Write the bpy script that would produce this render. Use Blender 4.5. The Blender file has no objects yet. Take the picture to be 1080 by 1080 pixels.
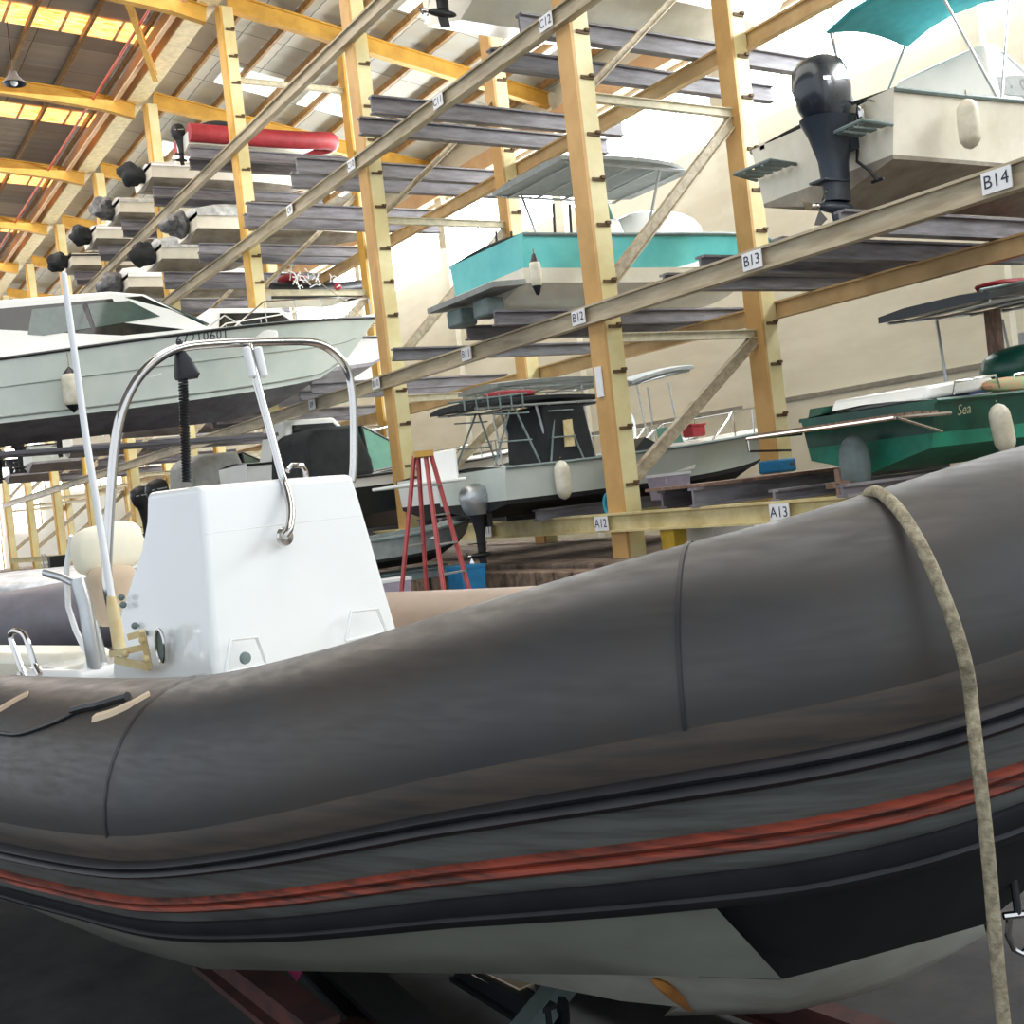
import bpy, math, random
from mathutils import Vector, Matrix, noise
from mathutils.bvhtree import BVHTree
random.seed(7)
WORLD, WINL, ROOFL, EXPO = .95, 5000, 2600, 0.65
PI = math.pi
scene = bpy.context.scene
col = scene.collection
# ------------------------------------------------------------------ camera
EYE = Vector((0, 0, 1.55)); TH = math.radians(32.2); PITCH = math.radians(-0.9); ROLL = math.radians(6.4); F = 1208.0
fwd = Vector((math.sin(TH)*math.cos(PITCH), math.cos(TH)*math.cos(PITCH), math.sin(PITCH)))
r0 = Vector((math.cos(TH), -math.sin(TH), 0)); u0 = r0.cross(fwd)
cr = r0*math.cos(ROLL) - u0*math.sin(ROLL); cu = u0*math.cos(ROLL) + r0*math.sin(ROLL)
cam_d = bpy.data.cameras.new('camera'); cam = bpy.data.objects.new('camera', cam_d); col.objects.link(cam)
M = Matrix((cr, cu, -fwd)).transposed().to_4x4(); M.translation = EYE; cam.matrix_world = M
cam_d.sensor_width = 36; cam_d.lens = F/1080*36; cam_d.clip_start = 0.05; cam_d.clip_end = 400
scene.camera = cam
def ray(px, py): return (fwd*F + cr*(px-540) + cu*(540-py)).normalized()
def on(px, py, axis, v):          # where the line of sight through a photo point meets the plane X, Y or Z = v
    d = ray(px, py); return EYE + d*((v-EYE[axis])/d[axis])
# ------------------------------------------------------------------ materials
def sheet_mat(name, c, c2):       # cement roof sheets: overlapping courses with thin dark laps
    m = bpy.data.materials.new(name); m.use_nodes = True; nt = m.node_tree; b = nt.nodes['Principled BSDF']; b.inputs['Roughness'].default_value = .7
    tc = nt.nodes.new('ShaderNodeTexCoord'); br = nt.nodes.new('ShaderNodeTexBrick'); br.offset = 0; br.squash = 1
    br.inputs['Color1'].default_value = (*c, 1); br.inputs['Color2'].default_value = (*c2, 1); br.inputs['Mortar'].default_value = (*[x*.25 for x in c], 1)
    br.inputs['Scale'].default_value = 1; br.inputs['Mortar Size'].default_value = .018; br.inputs['Brick Width'].default_value = 1.1; br.inputs['Row Height'].default_value = 1.63; br.inputs['Mortar Smooth'].default_value = .6
    nt.links.new(tc.outputs['Object'], br.inputs['Vector']); nt.links.new(br.outputs['Color'], b.inputs['Base Color']); return m
def mat(name, c, rough=.6, metal=0, var=.12, scale=6, bump=0, c2=None, emit=None, trans=0, spec=.5, coat=0, stretch=None):
    m = bpy.data.materials.new(name); m.use_nodes = True; nt = m.node_tree; b = nt.nodes['Principled BSDF']
    b.inputs['Roughness'].default_value = rough; b.inputs['Metallic'].default_value = metal
    b.inputs['Specular IOR Level'].default_value = spec; b.inputs['Coat Weight'].default_value = coat
    c = tuple(c)
    tc = nt.nodes.new('ShaderNodeTexCoord'); mp = nt.nodes.new('ShaderNodeMapping'); n = nt.nodes.new('ShaderNodeTexNoise')
    n.inputs['Scale'].default_value = scale; n.inputs['Detail'].default_value = 6; n.inputs['Roughness'].default_value = .62
    if stretch: mp.inputs['Scale'].default_value = stretch
    nt.links.new(tc.outputs['Object'], mp.inputs['Vector']); nt.links.new(mp.outputs['Vector'], n.inputs['Vector'])
    rp = nt.nodes.new('ShaderNodeValToRGB')
    if c2 is None: c2 = tuple(x*(1-var*2) for x in c)
    rp.color_ramp.elements[0].position = .36; rp.color_ramp.elements[1].position = .62
    rp.color_ramp.elements[0].color = (*c2, 1); rp.color_ramp.elements[1].color = (*c, 1)
    nt.links.new(n.outputs['Fac'], rp.inputs['Fac']); nt.links.new(rp.outputs['Color'], b.inputs['Base Color'])
    if bump:
        bp_ = nt.nodes.new('ShaderNodeBump'); bp_.inputs['Strength'].default_value = bump; bp_.inputs['Distance'].default_value = .02
        nt.links.new(n.outputs['Fac'], bp_.inputs['Height']); nt.links.new(bp_.outputs['Normal'], b.inputs['Normal'])
    if emit is not None:
        b.inputs['Emission Strength'].default_value = emit; nt.links.new(rp.outputs['Color'], b.inputs['Emission Color'])
    if trans: b.inputs['Transmission Weight'].default_value = trans
    m.diffuse_color = (*c, 1)
    return m
def S(r, g, b):                   # sRGB 0-255 to linear
    return tuple(((x/255)/12.92 if x/255 <= .04045 else ((x/255+.055)/1.055)**2.4) for x in (r, g, b))
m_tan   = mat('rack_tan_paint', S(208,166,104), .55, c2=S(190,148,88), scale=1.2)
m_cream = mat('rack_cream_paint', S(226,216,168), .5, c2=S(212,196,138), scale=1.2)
m_yel   = mat('roof_yellow_paint', S(212,166,72), .5, c2=S(192,146,60), scale=2)
m_rail  = mat('rail_dusty_paint', S(190,178,152), .55, c2=S(158,144,118), scale=3, stretch=(3,.4,3))
m_wall  = mat('painted_block_wall', S(228,225,210), .85, c2=S(214,209,192), scale=.5, stretch=(1,.6,2.5))
m_roof  = sheet_mat('roof_sheet', S(204,203,190), S(176,176,166))
m_gird  = mat('girder_cream', S(208,176,136), .6, c2=S(196,156,116), scale=1.2)
m_bunk  = mat('hazed_dark_beam', S(132,130,136), .55, c2=S(98,94,98), scale=3, stretch=(.5,3,3))  # dark steel, its grey lifted to imitate haze in the colour
m_rail2 = mat('back_rail_paint', S(202,172,124), .55, c2=S(182,150,104), scale=2)
m_slot  = mat('slot_brown', S(96,72,42), .7)
m_white = mat('white_gelcoat', S(238,240,236), .25, var=.03, scale=1.5, coat=.3)
m_hullg = mat('grey_green_gelcoat', S(206,214,208), .5, c2=S(192,203,196), scale=1)
m_cream_gel = mat('cream_gelcoat', S(232,228,212), .35, c2=S(212,206,188), scale=1.2)
m_black = mat('black_plastic', S(30,32,36), .4, var=.2)
m_motor = mat('motor_hazed_dark_blue', S(38,46,56), .25, var=.1, coat=.4)  # slight blue cast of the haze put into the colour
m_silver= mat('brushed_aluminium', S(190,194,196), .35, .8, var=.08)
m_steel = mat('polished_steel', S(200,198,196), .12, 1, var=.04)
m_glass = mat('tinted_glass', S(70,92,88), .08, var=.1, coat=.6, spec=.8)
m_dglass= mat('dark_glass', S(26,32,34), .08, var=.1, coat=.6)
m_gglass= mat('green_glass', S(120,176,160), .1, var=.05, coat=.5)
m_navy  = mat('navy_gelcoat', S(34,40,46), .3, var=.1)
m_bot   = mat('grey_antifouling', S(158,156,162), .7, c2=S(128,124,130), scale=2)
m_botb  = mat('black_antifouling', S(30,30,32), .8, var=.2)
m_botg  = mat('dusty_beige_bottom', S(158,150,136), .7, c2=S(120,110,98), scale=2)
m_teal  = mat('teal_gelcoat', S(112,208,206), .35, c2=S(86,186,188), scale=1)
m_green = mat('dark_green_gelcoat', S(20,84,68), .35, c2=S(16,60,50), scale=2)
m_emer  = mat('emerald_bottom', S(30,140,112), .55, c2=S(30,112,92), scale=3)
m_canvas= mat('black_canvas', S(40,44,46), .9, var=.2, bump=.4, scale=4)
m_gcanv = mat('grey_canvas', S(150,154,152), .9, var=.1)
m_tcanv = mat('teal_canvas', S(64,158,166), .9, var=.08)
m_red   = mat('red_fabric', S(166,46,54), .6, var=.15)
m_ladder= mat('red_fibreglass', S(212,104,102), .5, var=.1)
m_wrap  = mat('shrink_wrap', S(200,204,204), .35, c2=S(150,154,156), scale=5, bump=.6)
m_rope  = mat('old_rope', S(176,166,140), .95, c2=S(128,118,96), scale=60, bump=.6)
m_wood  = mat('weathered_wood', S(140,112,96), .7, c2=S(98,76,64), scale=6, stretch=(1,5,1))
m_conc  = mat('old_concrete', S(128,112,98), .95, c2=S(80,66,56), scale=4, bump=.4)
m_floor = mat('dark_asphalt', S(66,64,64), .9, c2=S(42,42,44), scale=3, bump=.3)
m_blue  = mat('blue_plastic', S(30,120,170), .5)
m_plate = mat('label_white', S(236,238,240), .5, var=.03)
m_ink   = mat('label_ink', S(44,50,70), .6)
m_bin   = mat('lilac_plastic', S(178,168,184), .35, var=.1)
m_yelp  = mat('yellow_plastic', S(206,170,40), .5)
m_pink  = mat('pink_plastic', S(226,84,140), .5)
m_fend  = mat('fender_vinyl', S(226,222,204), .45, c2=S(196,190,168), scale=4)
m_rust  = mat('rust_red_steel', S(84,44,38), .8, c2=S(50,30,28), scale=5)
m_dgrey = mat('grey_green_steel', S(120,136,134), .6)
# RIB
def tube_mat():
    m = mat('weathered_hypalon', S(60,55,51), .40, c2=S(50,52,55), scale=1.6, bump=.03)
    nt = m.node_tree; b = nt.nodes['Principled BSDF']
    tc = nt.nodes.new('ShaderNodeTexCoord'); n2 = nt.nodes.new('ShaderNodeTexNoise'); n2.inputs['Scale'].default_value = 26; n2.inputs['Detail'].default_value = 8
    mp = nt.nodes.new('ShaderNodeMapping'); mp.inputs['Scale'].default_value = (.5,.5,3.2)
    nt.links.new(tc.outputs['Object'], mp.inputs['Vector']); nt.links.new(mp.outputs['Vector'], n2.inputs['Vector'])
    r = nt.nodes.new('ShaderNodeMapRange'); r.inputs['From Min'].default_value = .35; r.inputs['From Max'].default_value = .7
    r.inputs['To Min'].default_value = .40; r.inputs['To Max'].default_value = .56
    nt.links.new(n2.outputs['Fac'], r.inputs['Value']); nt.links.new(r.outputs['Result'], b.inputs['Roughness'])
    return m
m_tube  = tube_mat()
m_tubef = mat('beige_tube', S(160,138,118), .5, c2=S(134,118,104), scale=1.5)
m_worn  = mat('worn_brown_edge', S(66,56,46), .65, c2=S(46,42,40), scale=9, stretch=(.5,.5,6))
m_dstr  = mat('dark_strake', S(36,35,40), .5, c2=S(27,27,30), scale=10)
m_gstr  = mat('dirty_grey_strake', S(86,88,85), .7, c2=S(64,65,62), scale=9, stretch=(.5,.5,8))
m_rstr  = mat('faded_red_strake', S(146,62,42), .65, c2=S(66,38,32), scale=11, stretch=(.6,.6,9))
m_ribh  = mat('rib_grey_hull', S(156,160,148), .45, c2=S(138,141,130), scale=3)
m_ribk  = mat('rib_white_bottom', S(206,208,196), .5, c2=S(178,174,158), scale=2.5)
m_bowb  = mat('black_bow_paint', S(22,22,24), .8, var=.2)
m_cons  = mat('white_console_gelcoat', S(240,243,244), .14, var=.02, scale=1, coat=.6)
m_beige = mat('beige_vinyl', S(206,186,160), .6, c2=S(186,162,136), scale=2, bump=.1)
m_cvinyl= mat('cream_vinyl', S(236,230,208), .5, var=.04)
m_ybrk  = mat('yellowed_plastic', S(222,206,160), .5, c2=S(206,182,130), scale=10)
m_win   = mat('daylit_window_glazing', (.93,.97,1.0), .5, var=.01, emit=7.0)
m_skyl  = mat('amber_skylight_sheet', (1.0,.66,.24), .5, c2=(1.0,.26,.03), scale=3.2, stretch=(.8,3,1), emit=1.5)
m_skyw  = mat('pale_skylight_sheet', (.9,.93,.9), .5, var=.05, emit=.8)
m_end   = mat('daylit_end_glazing', (1.0,1.0,1.0), .5, var=.02, emit=5.0)
# ------------------------------------------------------------------ mesh building
class MB:
    def __init__(s): s.v = []; s.f = []; s.m = []
    def add(s, vs, fs, m=0):
        o = len(s.v); s.v += [tuple(v) for v in vs]; s.f += [tuple(i+o for i in f) for f in fs]; s.m += [m]*len(fs)
    def box(s, c, d, R=None, m=0, bev=0):
        x, y, z = d[0]/2, d[1]/2, d[2]/2; vs = []
        for sx in (-1, 1):
            for sy in (-1, 1):
                for sz in (-1, 1): vs.append(Vector((sx*x, sy*y, sz*z)))
        if R is not None: vs = [R @ v for v in vs]
        c = Vector(c); vs = [v+c for v in vs]
        s.add(vs, [(0,1,3,2),(4,6,7,5),(0,4,5,1),(2,3,7,6),(0,2,6,4),(1,5,7,3)], m)
    def beam(s, p, q, w, h, m=0, up=(0,0,1)):
        p, q = Vector(p), Vector(q); t = (q-p).normalized(); u = Vector(up); a = t.cross(u)
        if a.length < 1e-4: a = t.cross(Vector((0,1,0)))
        a.normalize(); u = a.cross(t)
        vs = [e + a*(i*w/2) + u*(j*h/2) for e in (p, q) for i, j in ((-1,-1),(1,-1),(1,1),(-1,1))]
        s.add(vs, [(0,1,2,3),(7,6,5,4),(0,4,5,1),(1,5,6,2),(2,6,7,3),(3,7,4,0)], m)
    def channel(s, p, q, w, h, t=.03, m=0, up=(0,0,1)):          # I-beam: two flanges and a web
        p, q = Vector(p), Vector(q); u = Vector(up)
        tt = (q-p).normalized(); a = tt.cross(u).normalized(); u = a.cross(tt)
        s.beam(p+u*(h/2-t/2), q+u*(h/2-t/2), w, t, m, up); s.beam(p-u*(h/2-t/2), q-u*(h/2-t/2), w, t, m, up)
        s.beam(p, q, t*1.2, h-2*t, m, up)
    def tube(s, pts, r, n=10, m=0, closed=False, caps=True):
        pts = [Vector(p) for p in pts]; N = len(pts); rs = r if isinstance(r, (list, tuple)) else [r]*N; rings = []; a = None
        for i, p in enumerate(pts):
            if closed: t = pts[(i+1) % N]-pts[i-1]
            else: t = pts[min(i+1, N-1)]-pts[max(i-1, 0)]
            if t.length < 1e-9: t = Vector((0,0,1))
            t.normalize()
            if a is None:
                a = t.cross(Vector((0,0,1)))
                if a.length < .05: a = t.cross(Vector((1,0,0)))
            a = (a - t*a.dot(t)); a.normalize(); b = t.cross(a)
            rings.append([p + (a*math.cos(2*PI*k/n) + b*math.sin(2*PI*k/n))*rs[i] for k in range(n)])
        vs = [v for rg in rings for v in rg]; fs = []
        for i in range(N if closed else N-1):
            j = (i+1) % N
            for k in range(n): fs.append((i*n+k, i*n+(k+1) % n, j*n+(k+1) % n, j*n+k))
        if caps and not closed: fs += [tuple(range(n))[::-1], tuple((N-1)*n+k for k in range(n))]
        s.add(vs, fs, m)
    def grid(s, rows, m=0, close_u=False, close_v=False, mf=None):
        nv = len(rows[0]); o = len(s.v)
        for r in rows: s.v += [tuple(p) for p in r]
        nu = len(rows)
        for i in range(nu if close_u else nu-1):
            for j in range(nv if close_v else nv-1):
                i2, j2 = (i+1) % nu, (j+1) % nv
                s.f.append((o+i*nv+j, o+i*nv+j2, o+i2*nv+j2, o+i2*nv+j)); s.m.append(mf(i, j) if mf else m)
    def prism(s, poly, axis, a, b, m=0, taper=1.0, off=(0,0)):   # poly in the two other axes, pushed from a to b
        n = len(poly); cx = sum(p[0] for p in poly)/n; cy = sum(p[1] for p in poly)/n; vs = []
        for k, (e, t) in enumerate(((a, 1.0), (b, taper))):
            for p in poly:
                q = [(p[0]-cx)*t+cx+(off[0] if k else 0), (p[1]-cy)*t+cy+(off[1] if k else 0)]; q.insert(axis, e); vs.append(q)
        s.add(vs, [tuple(range(n)), tuple(range(2*n-1, n-1, -1))] + [(i, (i+1) % n, n+(i+1) % n, n+i) for i in range(n)], m)
    def ell(s, c, r, m=0, nu=16, nv=10, e=1.0, R=None):          # rounded body; e < 1 squares it off
        c = Vector(c); rows = []
        sg = lambda x: math.copysign(abs(x)**e, x)
        for i in range(nv+1):
            ph = -PI/2 + PI*i/nv; row = []
            for j in range(nu):
                th = 2*PI*j/nu; v = Vector((r[0]*sg(math.cos(ph))*sg(math.cos(th)), r[1]*sg(math.cos(ph))*sg(math.sin(th)), r[2]*sg(math.sin(ph))))
                row.append(c + (R @ v if R is not None else v))
            rows.append(row)
        s.grid(rows, m, close_v=True)
    def lathe(s, prof, c, axis=(0,0,1), n=16, m=0):
        ax = Vector(axis).normalized(); a = ax.orthogonal().normalized(); b = ax.cross(a); c = Vector(c)
        s.grid([[c + ax*z + (a*math.cos(2*PI*k/n)+b*math.sin(2*PI*k/n))*max(r, 1e-4) for k in range(n)] for r, z in prof], m, close_v=True)
    def build(s, name, mats, parent=None, label=None, smooth=40):
        me = bpy.data.meshes.new(name); me.from_pydata(s.v, [], s.f); me.update()
        if not isinstance(mats, (list, tuple)): mats = [mats]
        for x in mats: me.materials.append(x)
        me.polygons.foreach_set('material_index', s.m)
        import bmesh
        bm = bmesh.new(); bm.from_mesh(me); bmesh.ops.remove_doubles(bm, verts=bm.verts, dist=1e-5); bmesh.ops.recalc_face_normals(bm, faces=bm.faces); bm.to_mesh(me); bm.free()
        if smooth: me.shade_smooth(); me.set_sharp_from_angle(angle=math.radians(smooth))
        o = bpy.data.objects.new(name, me); col.objects.link(o)
        if parent is not None: o.parent = parent
        if label: o['label'] = label
        return o
def bev(o, w=.01, seg=2):
    m = o.modifiers.new('bevel', 'BEVEL'); m.width = w; m.segments = seg; m.limit_method = 'ANGLE'; m.angle_limit = math.radians(35); return o
def sub(o, n=1):
    m = o.modifiers.new('subdivision', 'SUBSURF'); m.levels = n; m.render_levels = n; return o
def tag(o, label=None, cat=None, group=None, kind=None):
    if label: o['label'] = label
    if cat: o['category'] = cat
    if group: o['group'] = group
    if kind: o['kind'] = kind
    return o
def T(name, label, cat, loc=(0,0,0), rz=0, group=None):
    o = bpy.data.objects.new(name, None); col.objects.link(o); o.location = loc; o.rotation_euler = (0,0,rz); o.empty_display_size = .1
    return tag(o, label, cat, group)
def dup(r, loc=None, label=None, rz=None, parent=None, scale=None):
    kids = [o for o in col.objects if o.parent == r]
    c = r.copy(); col.objects.link(c)
    if parent is not None: c.parent = parent
    if loc is not None: c.location = loc
    if rz is not None: c.rotation_euler = (0,0,rz)
    if scale is not None: c.scale = scale
    if label: c['label'] = label
    for k in kids: dup(k, parent=c)
    return c
def crom(pts, n):                 # Catmull-Rom through tuples of any length
    out = []; P = [pts[0]] + list(pts) + [pts[-1]]
    for i in range(1, len(P)-2):
        for k in range(n):
            t = k/n; out.append(tuple(.5*((2*b)+(-a+c)*t+(2*a-5*b+4*c-d)*t*t+(-a+3*b-3*c+d)*t**3) for a, b, c, d in zip(P[i-1], P[i], P[i+1], P[i+2])))
    out.append(tuple(pts[-1])); return out
def text_mesh(txt, size, mapf, name, material, parent, thick=0, spacing=1.0):
    cv = bpy.data.curves.new(name, 'FONT'); cv.body = txt; cv.size = size; cv.space_character = spacing; cv.align_x = 'CENTER'; cv.align_y = 'CENTER'
    cv.resolution_u = 3; tmp = bpy.data.objects.new('t', cv); col.objects.link(tmp)
    dg = bpy.context.evaluated_depsgraph_get(); dg.update(); ev = tmp.evaluated_get(dg); me = bpy.data.meshes.new_from_object(ev)
    bpy.data.objects.remove(tmp)
    for v in me.vertices: v.co = mapf(v.co.x, v.co.y)
    me.materials.clear(); me.materials.append(material); me.name = name
    o = bpy.data.objects.new(name, me); col.objects.link(o); o.parent = parent
    return o
# ------------------------------------------------------------------ the hall
def struct(name, mb, m, smooth=0, parent=None): o = mb.build(name, m, parent, smooth=smooth); return tag(o, kind='structure') if parent is None else o
XF, XB, XW = 9.8, 12.8, 19.0
FY = [5.7] + [12.62 + 6.52*(i-1) for i in range(1, 10)]          # frame positions along the hall, 0 nearest
SILL, HEAD, YEND = 9.15, 11.2, 74.0
b = MB(); b.box((5, 32, -.1), (50, 100, .2)); struct('floor', b, m_floor)
b = MB(); b.box((XW+.15, 32, SILL/2), (.3, 100, SILL))
b.box((XW+.15, 32, (HEAD+13.0)/2), (.3, 100, 13.0-HEAD))
for k in range(-2, 14):
    y = 12.7+6.52*(k-1)
    b.box((XW+.15, y, (SILL+HEAD)/2), (.3, .42, HEAD-SILL)); b.box((XW-.09, y, 6.2), (.2, .42, 12.4))
wall_r = struct('wall_right', b, m_wall)
b = MB(); b.beam((XW-.03, -15, 2.95), (XW-.03, 80, 2.95), .06, .09); struct('trim_1', b, mat('grey_trim', S(150,146,136), .7))
b = MB(); b.box((XW-.2, 32, HEAD+.35), (.35, 100, .5)); struct('trim_2', b, m_gird)
wn = 1
for k in range(-1, 12):
    y0 = 12.7+6.52*(k-1)+.21; y1 = y0+6.1
    g = MB(); g.box((XW+.2, (y0+y1)/2, (SILL+HEAD)/2), (.03, y1-y0, HEAD-SILL)); w = struct('window_%d' % wn, g, m_win)
    fr = MB()
    for q in (1, 2, 3): fr.box((XW+.14, y0+(y1-y0)*q/4, (SILL+HEAD)/2), (.05, .05, HEAD-SILL))
    for zz in (SILL+.03, HEAD-.03): fr.box((XW+.14, (y0+y1)/2, zz), (.06, y1-y0, .06))
    struct('window_frame', fr, m_plate, parent=w); wn += 1
# end wall with its glazing
b = MB(); b.box((5, YEND+.15, 7.5), (40, .3, 15)); struct('wall_back', b, mat('white_end_wall', S(244,245,240), .8, var=.04, scale=.5))
for (x0, x1, z0, z1) in ((2, 8.2, 3.2, 9.5), (8.6, 10.7, 2.4, 9), (11.2, 13.4, 4.8, 9), (13.9, 18, 4.8, 9), (9.2, 10.6, .1, 2.2), (11.4, 13.0, 2.6, 4.3)):
    g = MB(); g.box(((x0+x1)/2, YEND-.03, (z0+z1)/2), (x1-x0, .06, z1-z0)); w = struct('window_%d' % wn, g, m_end); wn += 1
    fr = MB(); n = max(2, int((x1-x0)/1.1))
    for q in range(n+1): fr.box((x0+(x1-x0)*q/n, YEND-.09, (z0+z1)/2), (.08, .06, z1-z0))
    struct('window_frame', fr, m_gird, parent=w)
# big sliding door standing half open at the end of the aisle
b = MB(); b.box((4.6, YEND-.4, 2.2), (7.0, .12, 4.4)); d = struct('door_1', b, mat('pale_metal_door', S(226,230,232), .5, var=.05))
b = MB()
for q in range(9): b.box((1.3+.82*q, YEND-.5, 2.2), (.07, .06, 4.4))
b.build('door_rib', m_plate, d)
# roof
def zr(x): return 14.15 - .17*(x-XF) if x >= XF else 14.35 + .055*(XF-x)
b = MB()
def sheet(b, x0, x1, ya, yb, lift=0):
    n = int((yb-ya)/.5); rows = []
    for i in range(n*4+1):
        y = ya + i*.125; dz = (0, .014, .014, 0)[i % 4]
        rows.append([(x0, y, zr(x0+1e-3)+dz+lift), (x1, y, zr(x1-1e-3)+dz+lift)])
    b.grid(rows)
sheet(b, XF, XW+.4, -8, 76); o = struct('ceiling', b, m_roof)
b = MB(); sheet(b, -16, XF, -8, 76); o = struct('ceiling', b, sheet_mat('roof_sheet_aisle', S(178,170,158), S(140,134,126)))  # darker, browner sheets on the aisle side
# warm translucent sheets over the aisle
for k, y in enumerate([22.4+6.52*i for i in range(8)]):
    b = MB()
    for i in range(8):
        x1 = XF-.1-i*1.33; x0 = x1-1.25
        b.grid([[(x0, y, zr(x0)-.03), (x1, y, zr(x1)-.03)], [(x0, y+1.15, zr(x0)-.03), (x1, y+1.15, zr(x1)-.03)]])
    struct('window_%d' % wn, b, m_skyl); wn += 1
for (x, y) in ((12.2, 16.9), (14.6, 16.9), (16.9, 16.9), (12.2, 23.0), (14.6, 23.0), (16.9, 23.0), (12.2, 29.6), (14.6, 29.6), (12.2, 36), (14.6, 36), (16.9, 36)):
    b = MB(); b.grid([[(x-.95, y, zr(x-.95)-.02), (x+.95, y, zr(x+.95)-.02)], [(x-.95, y+1.3, zr(x-.95)-.02), (x+.95, y+1.3, zr(x+.95)-.02)]])
    struct('window_%d' % wn, b, m_skyw); wn += 1
m_purl = mat('purlin_brown', S(164,128,78), .6, c2=S(130,98,58))
for i in range(8):
    x = XF+.75+i*1.15; b = MB(); b.beam((x, -6, zr(x)-.1), (x, YEND, zr(x)-.1), .08, .16)
    tag(b.build('roof_purlin', m_purl, smooth=0), 'thin brown roof purlin running lengthwise above the storage rack', 'purlin', 'purlins above the rack')
for i in range(9):
    x = XF-.85-i*1.33; b = MB(); b.beam((x, -6, zr(x)-.1), (x, YEND, zr(x)-.1), .08, .14)
    tag(b.build('roof_purlin', m_purl, smooth=0), 'thin ochre purlin crossing under the amber skylights over the aisle', 'purlin', 'purlins over the aisle')
g = T('roof_girder', 'massive cream box girder running lengthwise under the roof above the rack fronts', 'girder', (XF, 30, 13.6))
b = MB(); b.box((-.48, 2, .26), (.36, 84, .50)); bev(b.build('girder_box', m_gird, g, smooth=0), .02)
b = MB(); b.box((-.42, 2, .0), (.5, 84, .05)); b.build('bottom_flange', mat('girder_flange', S(226,208,160), .5), g, smooth=0)
b = MB(); b.box((-.95, 2, .12), (.12, 84, .30)); b.build('side_channel', m_gird, g, smooth=0)
b = MB(); b.tube([(XF-1.55, -6, 13.6), (XF-1.55, YEND-1, 13.6)], .035, 8)
tag(b.build('sprinkler_pipe', mat('red_pipe', S(206,84,54), .5)), 'thin red pipe running lengthwise beside the cream girder', 'pipe')
for i, y in enumerate(FY):
    if i == 0: continue
    b = MB(); b.channel((XF+.1, y, 13.72), (XW, y, 13.72-.17*(XW-XF-.1)), .2, .42, .035)
    nm = ['', 'nearest', 'second', 'third', 'fourth', 'fifth', 'sixth', 'seventh', 'eighth', 'ninth'][i]
    tag(b.build('roof_rafter', m_yel, smooth=0), 'yellow steel rafter sloping down to the window wall, %s along the hall' % nm, 'rafter', None)
    b = MB(); pts = [(XF-.45-k*.8, y, 13.35 + .55*min(1, (k/8))**.6) for k in range(13)]
    for p, q in zip(pts, pts[1:]): b.channel(p, q, .2, .42, .035)
    tag(b.build('roof_tie_beam', m_yel, smooth=0), 'yellow curved beam crossing above the aisle left of the girder, %s along the hall' % nm, 'beam', None)
b = MB(); b.channel((XF-.5, 29.8, 13.4), (XF-3.9, 22.0, 14.2), .14, .2, .02)
tag(b.build('roof_brace', m_yel, smooth=0), 'long yellow diagonal brace in the roof above the aisle', 'brace')
L = T('pendant_lamp', 'small dark bell-shaped lamp hanging below the aisle roof', 'lamp', tuple(on(14, 80, 1, 30)))
b = MB(); b.lathe([(0,.12),(.09,.1),(.12,0),(.26,-.16),(.28,-.2)], (0,0,0)); b.build('lamp_shade', m_black, L)
b = MB(); b.tube([(0,0,.1),(0,0,2.2)], .012, 6); b.build('cord', m_black, L)
b = MB(); b.ell((0,0,-.15), (.09,.09,.11)); b.build('bulb', m_plate, L)
# ------------------------------------------------------------------ boat storage rack
LV = {'A': 1.0, 'B': 3.88, 'C': 7.97, 'D': 10.25}
b = MB(); b.box((XF+1.5, 36, .25), (4.4, 74, .5)); tag(bev(b.build('concrete_plinth', m_conc, smooth=0), .03), 'low stained concrete plinth carrying the storage rack', 'plinth')
rack = T('boat_storage_rack', 'tall tan and cream steel rack of four tiers storing boats along the wall', 'storage rack', (XF, 36, .5))
ro = Vector((XF, 36, .5))
def R_(p): return Vector(p)-ro
for i, y in enumerate(FY):
    for x, top in ((XF, 13.55), (XB, 13.2)):
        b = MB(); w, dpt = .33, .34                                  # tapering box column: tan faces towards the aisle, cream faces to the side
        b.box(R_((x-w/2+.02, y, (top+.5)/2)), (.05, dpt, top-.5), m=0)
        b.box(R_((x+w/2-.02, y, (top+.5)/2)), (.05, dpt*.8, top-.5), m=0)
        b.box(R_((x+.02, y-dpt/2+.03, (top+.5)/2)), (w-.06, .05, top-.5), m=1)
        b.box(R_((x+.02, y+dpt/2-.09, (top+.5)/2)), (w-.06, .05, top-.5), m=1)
        if i <= 3:
            z = 1.5
            while z < top-.4:
                b.box(R_((x+.03, y-dpt/2-.004, z)), (w-.12, .03, .045), m=2); b.box(R_((x+.10, y-dpt/2-.02, z+.03)), (.07, .05, .04), m=2); z += .62 if int(z*3) % 2 else .78
        po = b.build('post', [m_tan if i < 3 else m_yel, m_cream, m_slot], rack, smooth=0)
    # cross bracing between front and back post
    for z in (3.55, 6.9, 11.9):
      b = MB(); b.channel(R_((XF+.15, y, z)), R_((XB-.15, y, z)), .09, .13, .015)
      b.build('cross_brace', mat('pale_brace', S(214,206,178), .6), rack, smooth=0)
    for (z0, z1) in ((1.55, 3.5), (4.3, 6.8), (7.0, 9.3)):
        b = MB(); b.channel(R_((XF+.15, y, z0)), R_((XB-.15, y, z1)), .1, .17 if z0 < 7 else .1, .02); b.build('diagonal_brace', m_rail, rack, smooth=0)
names = {}
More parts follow.
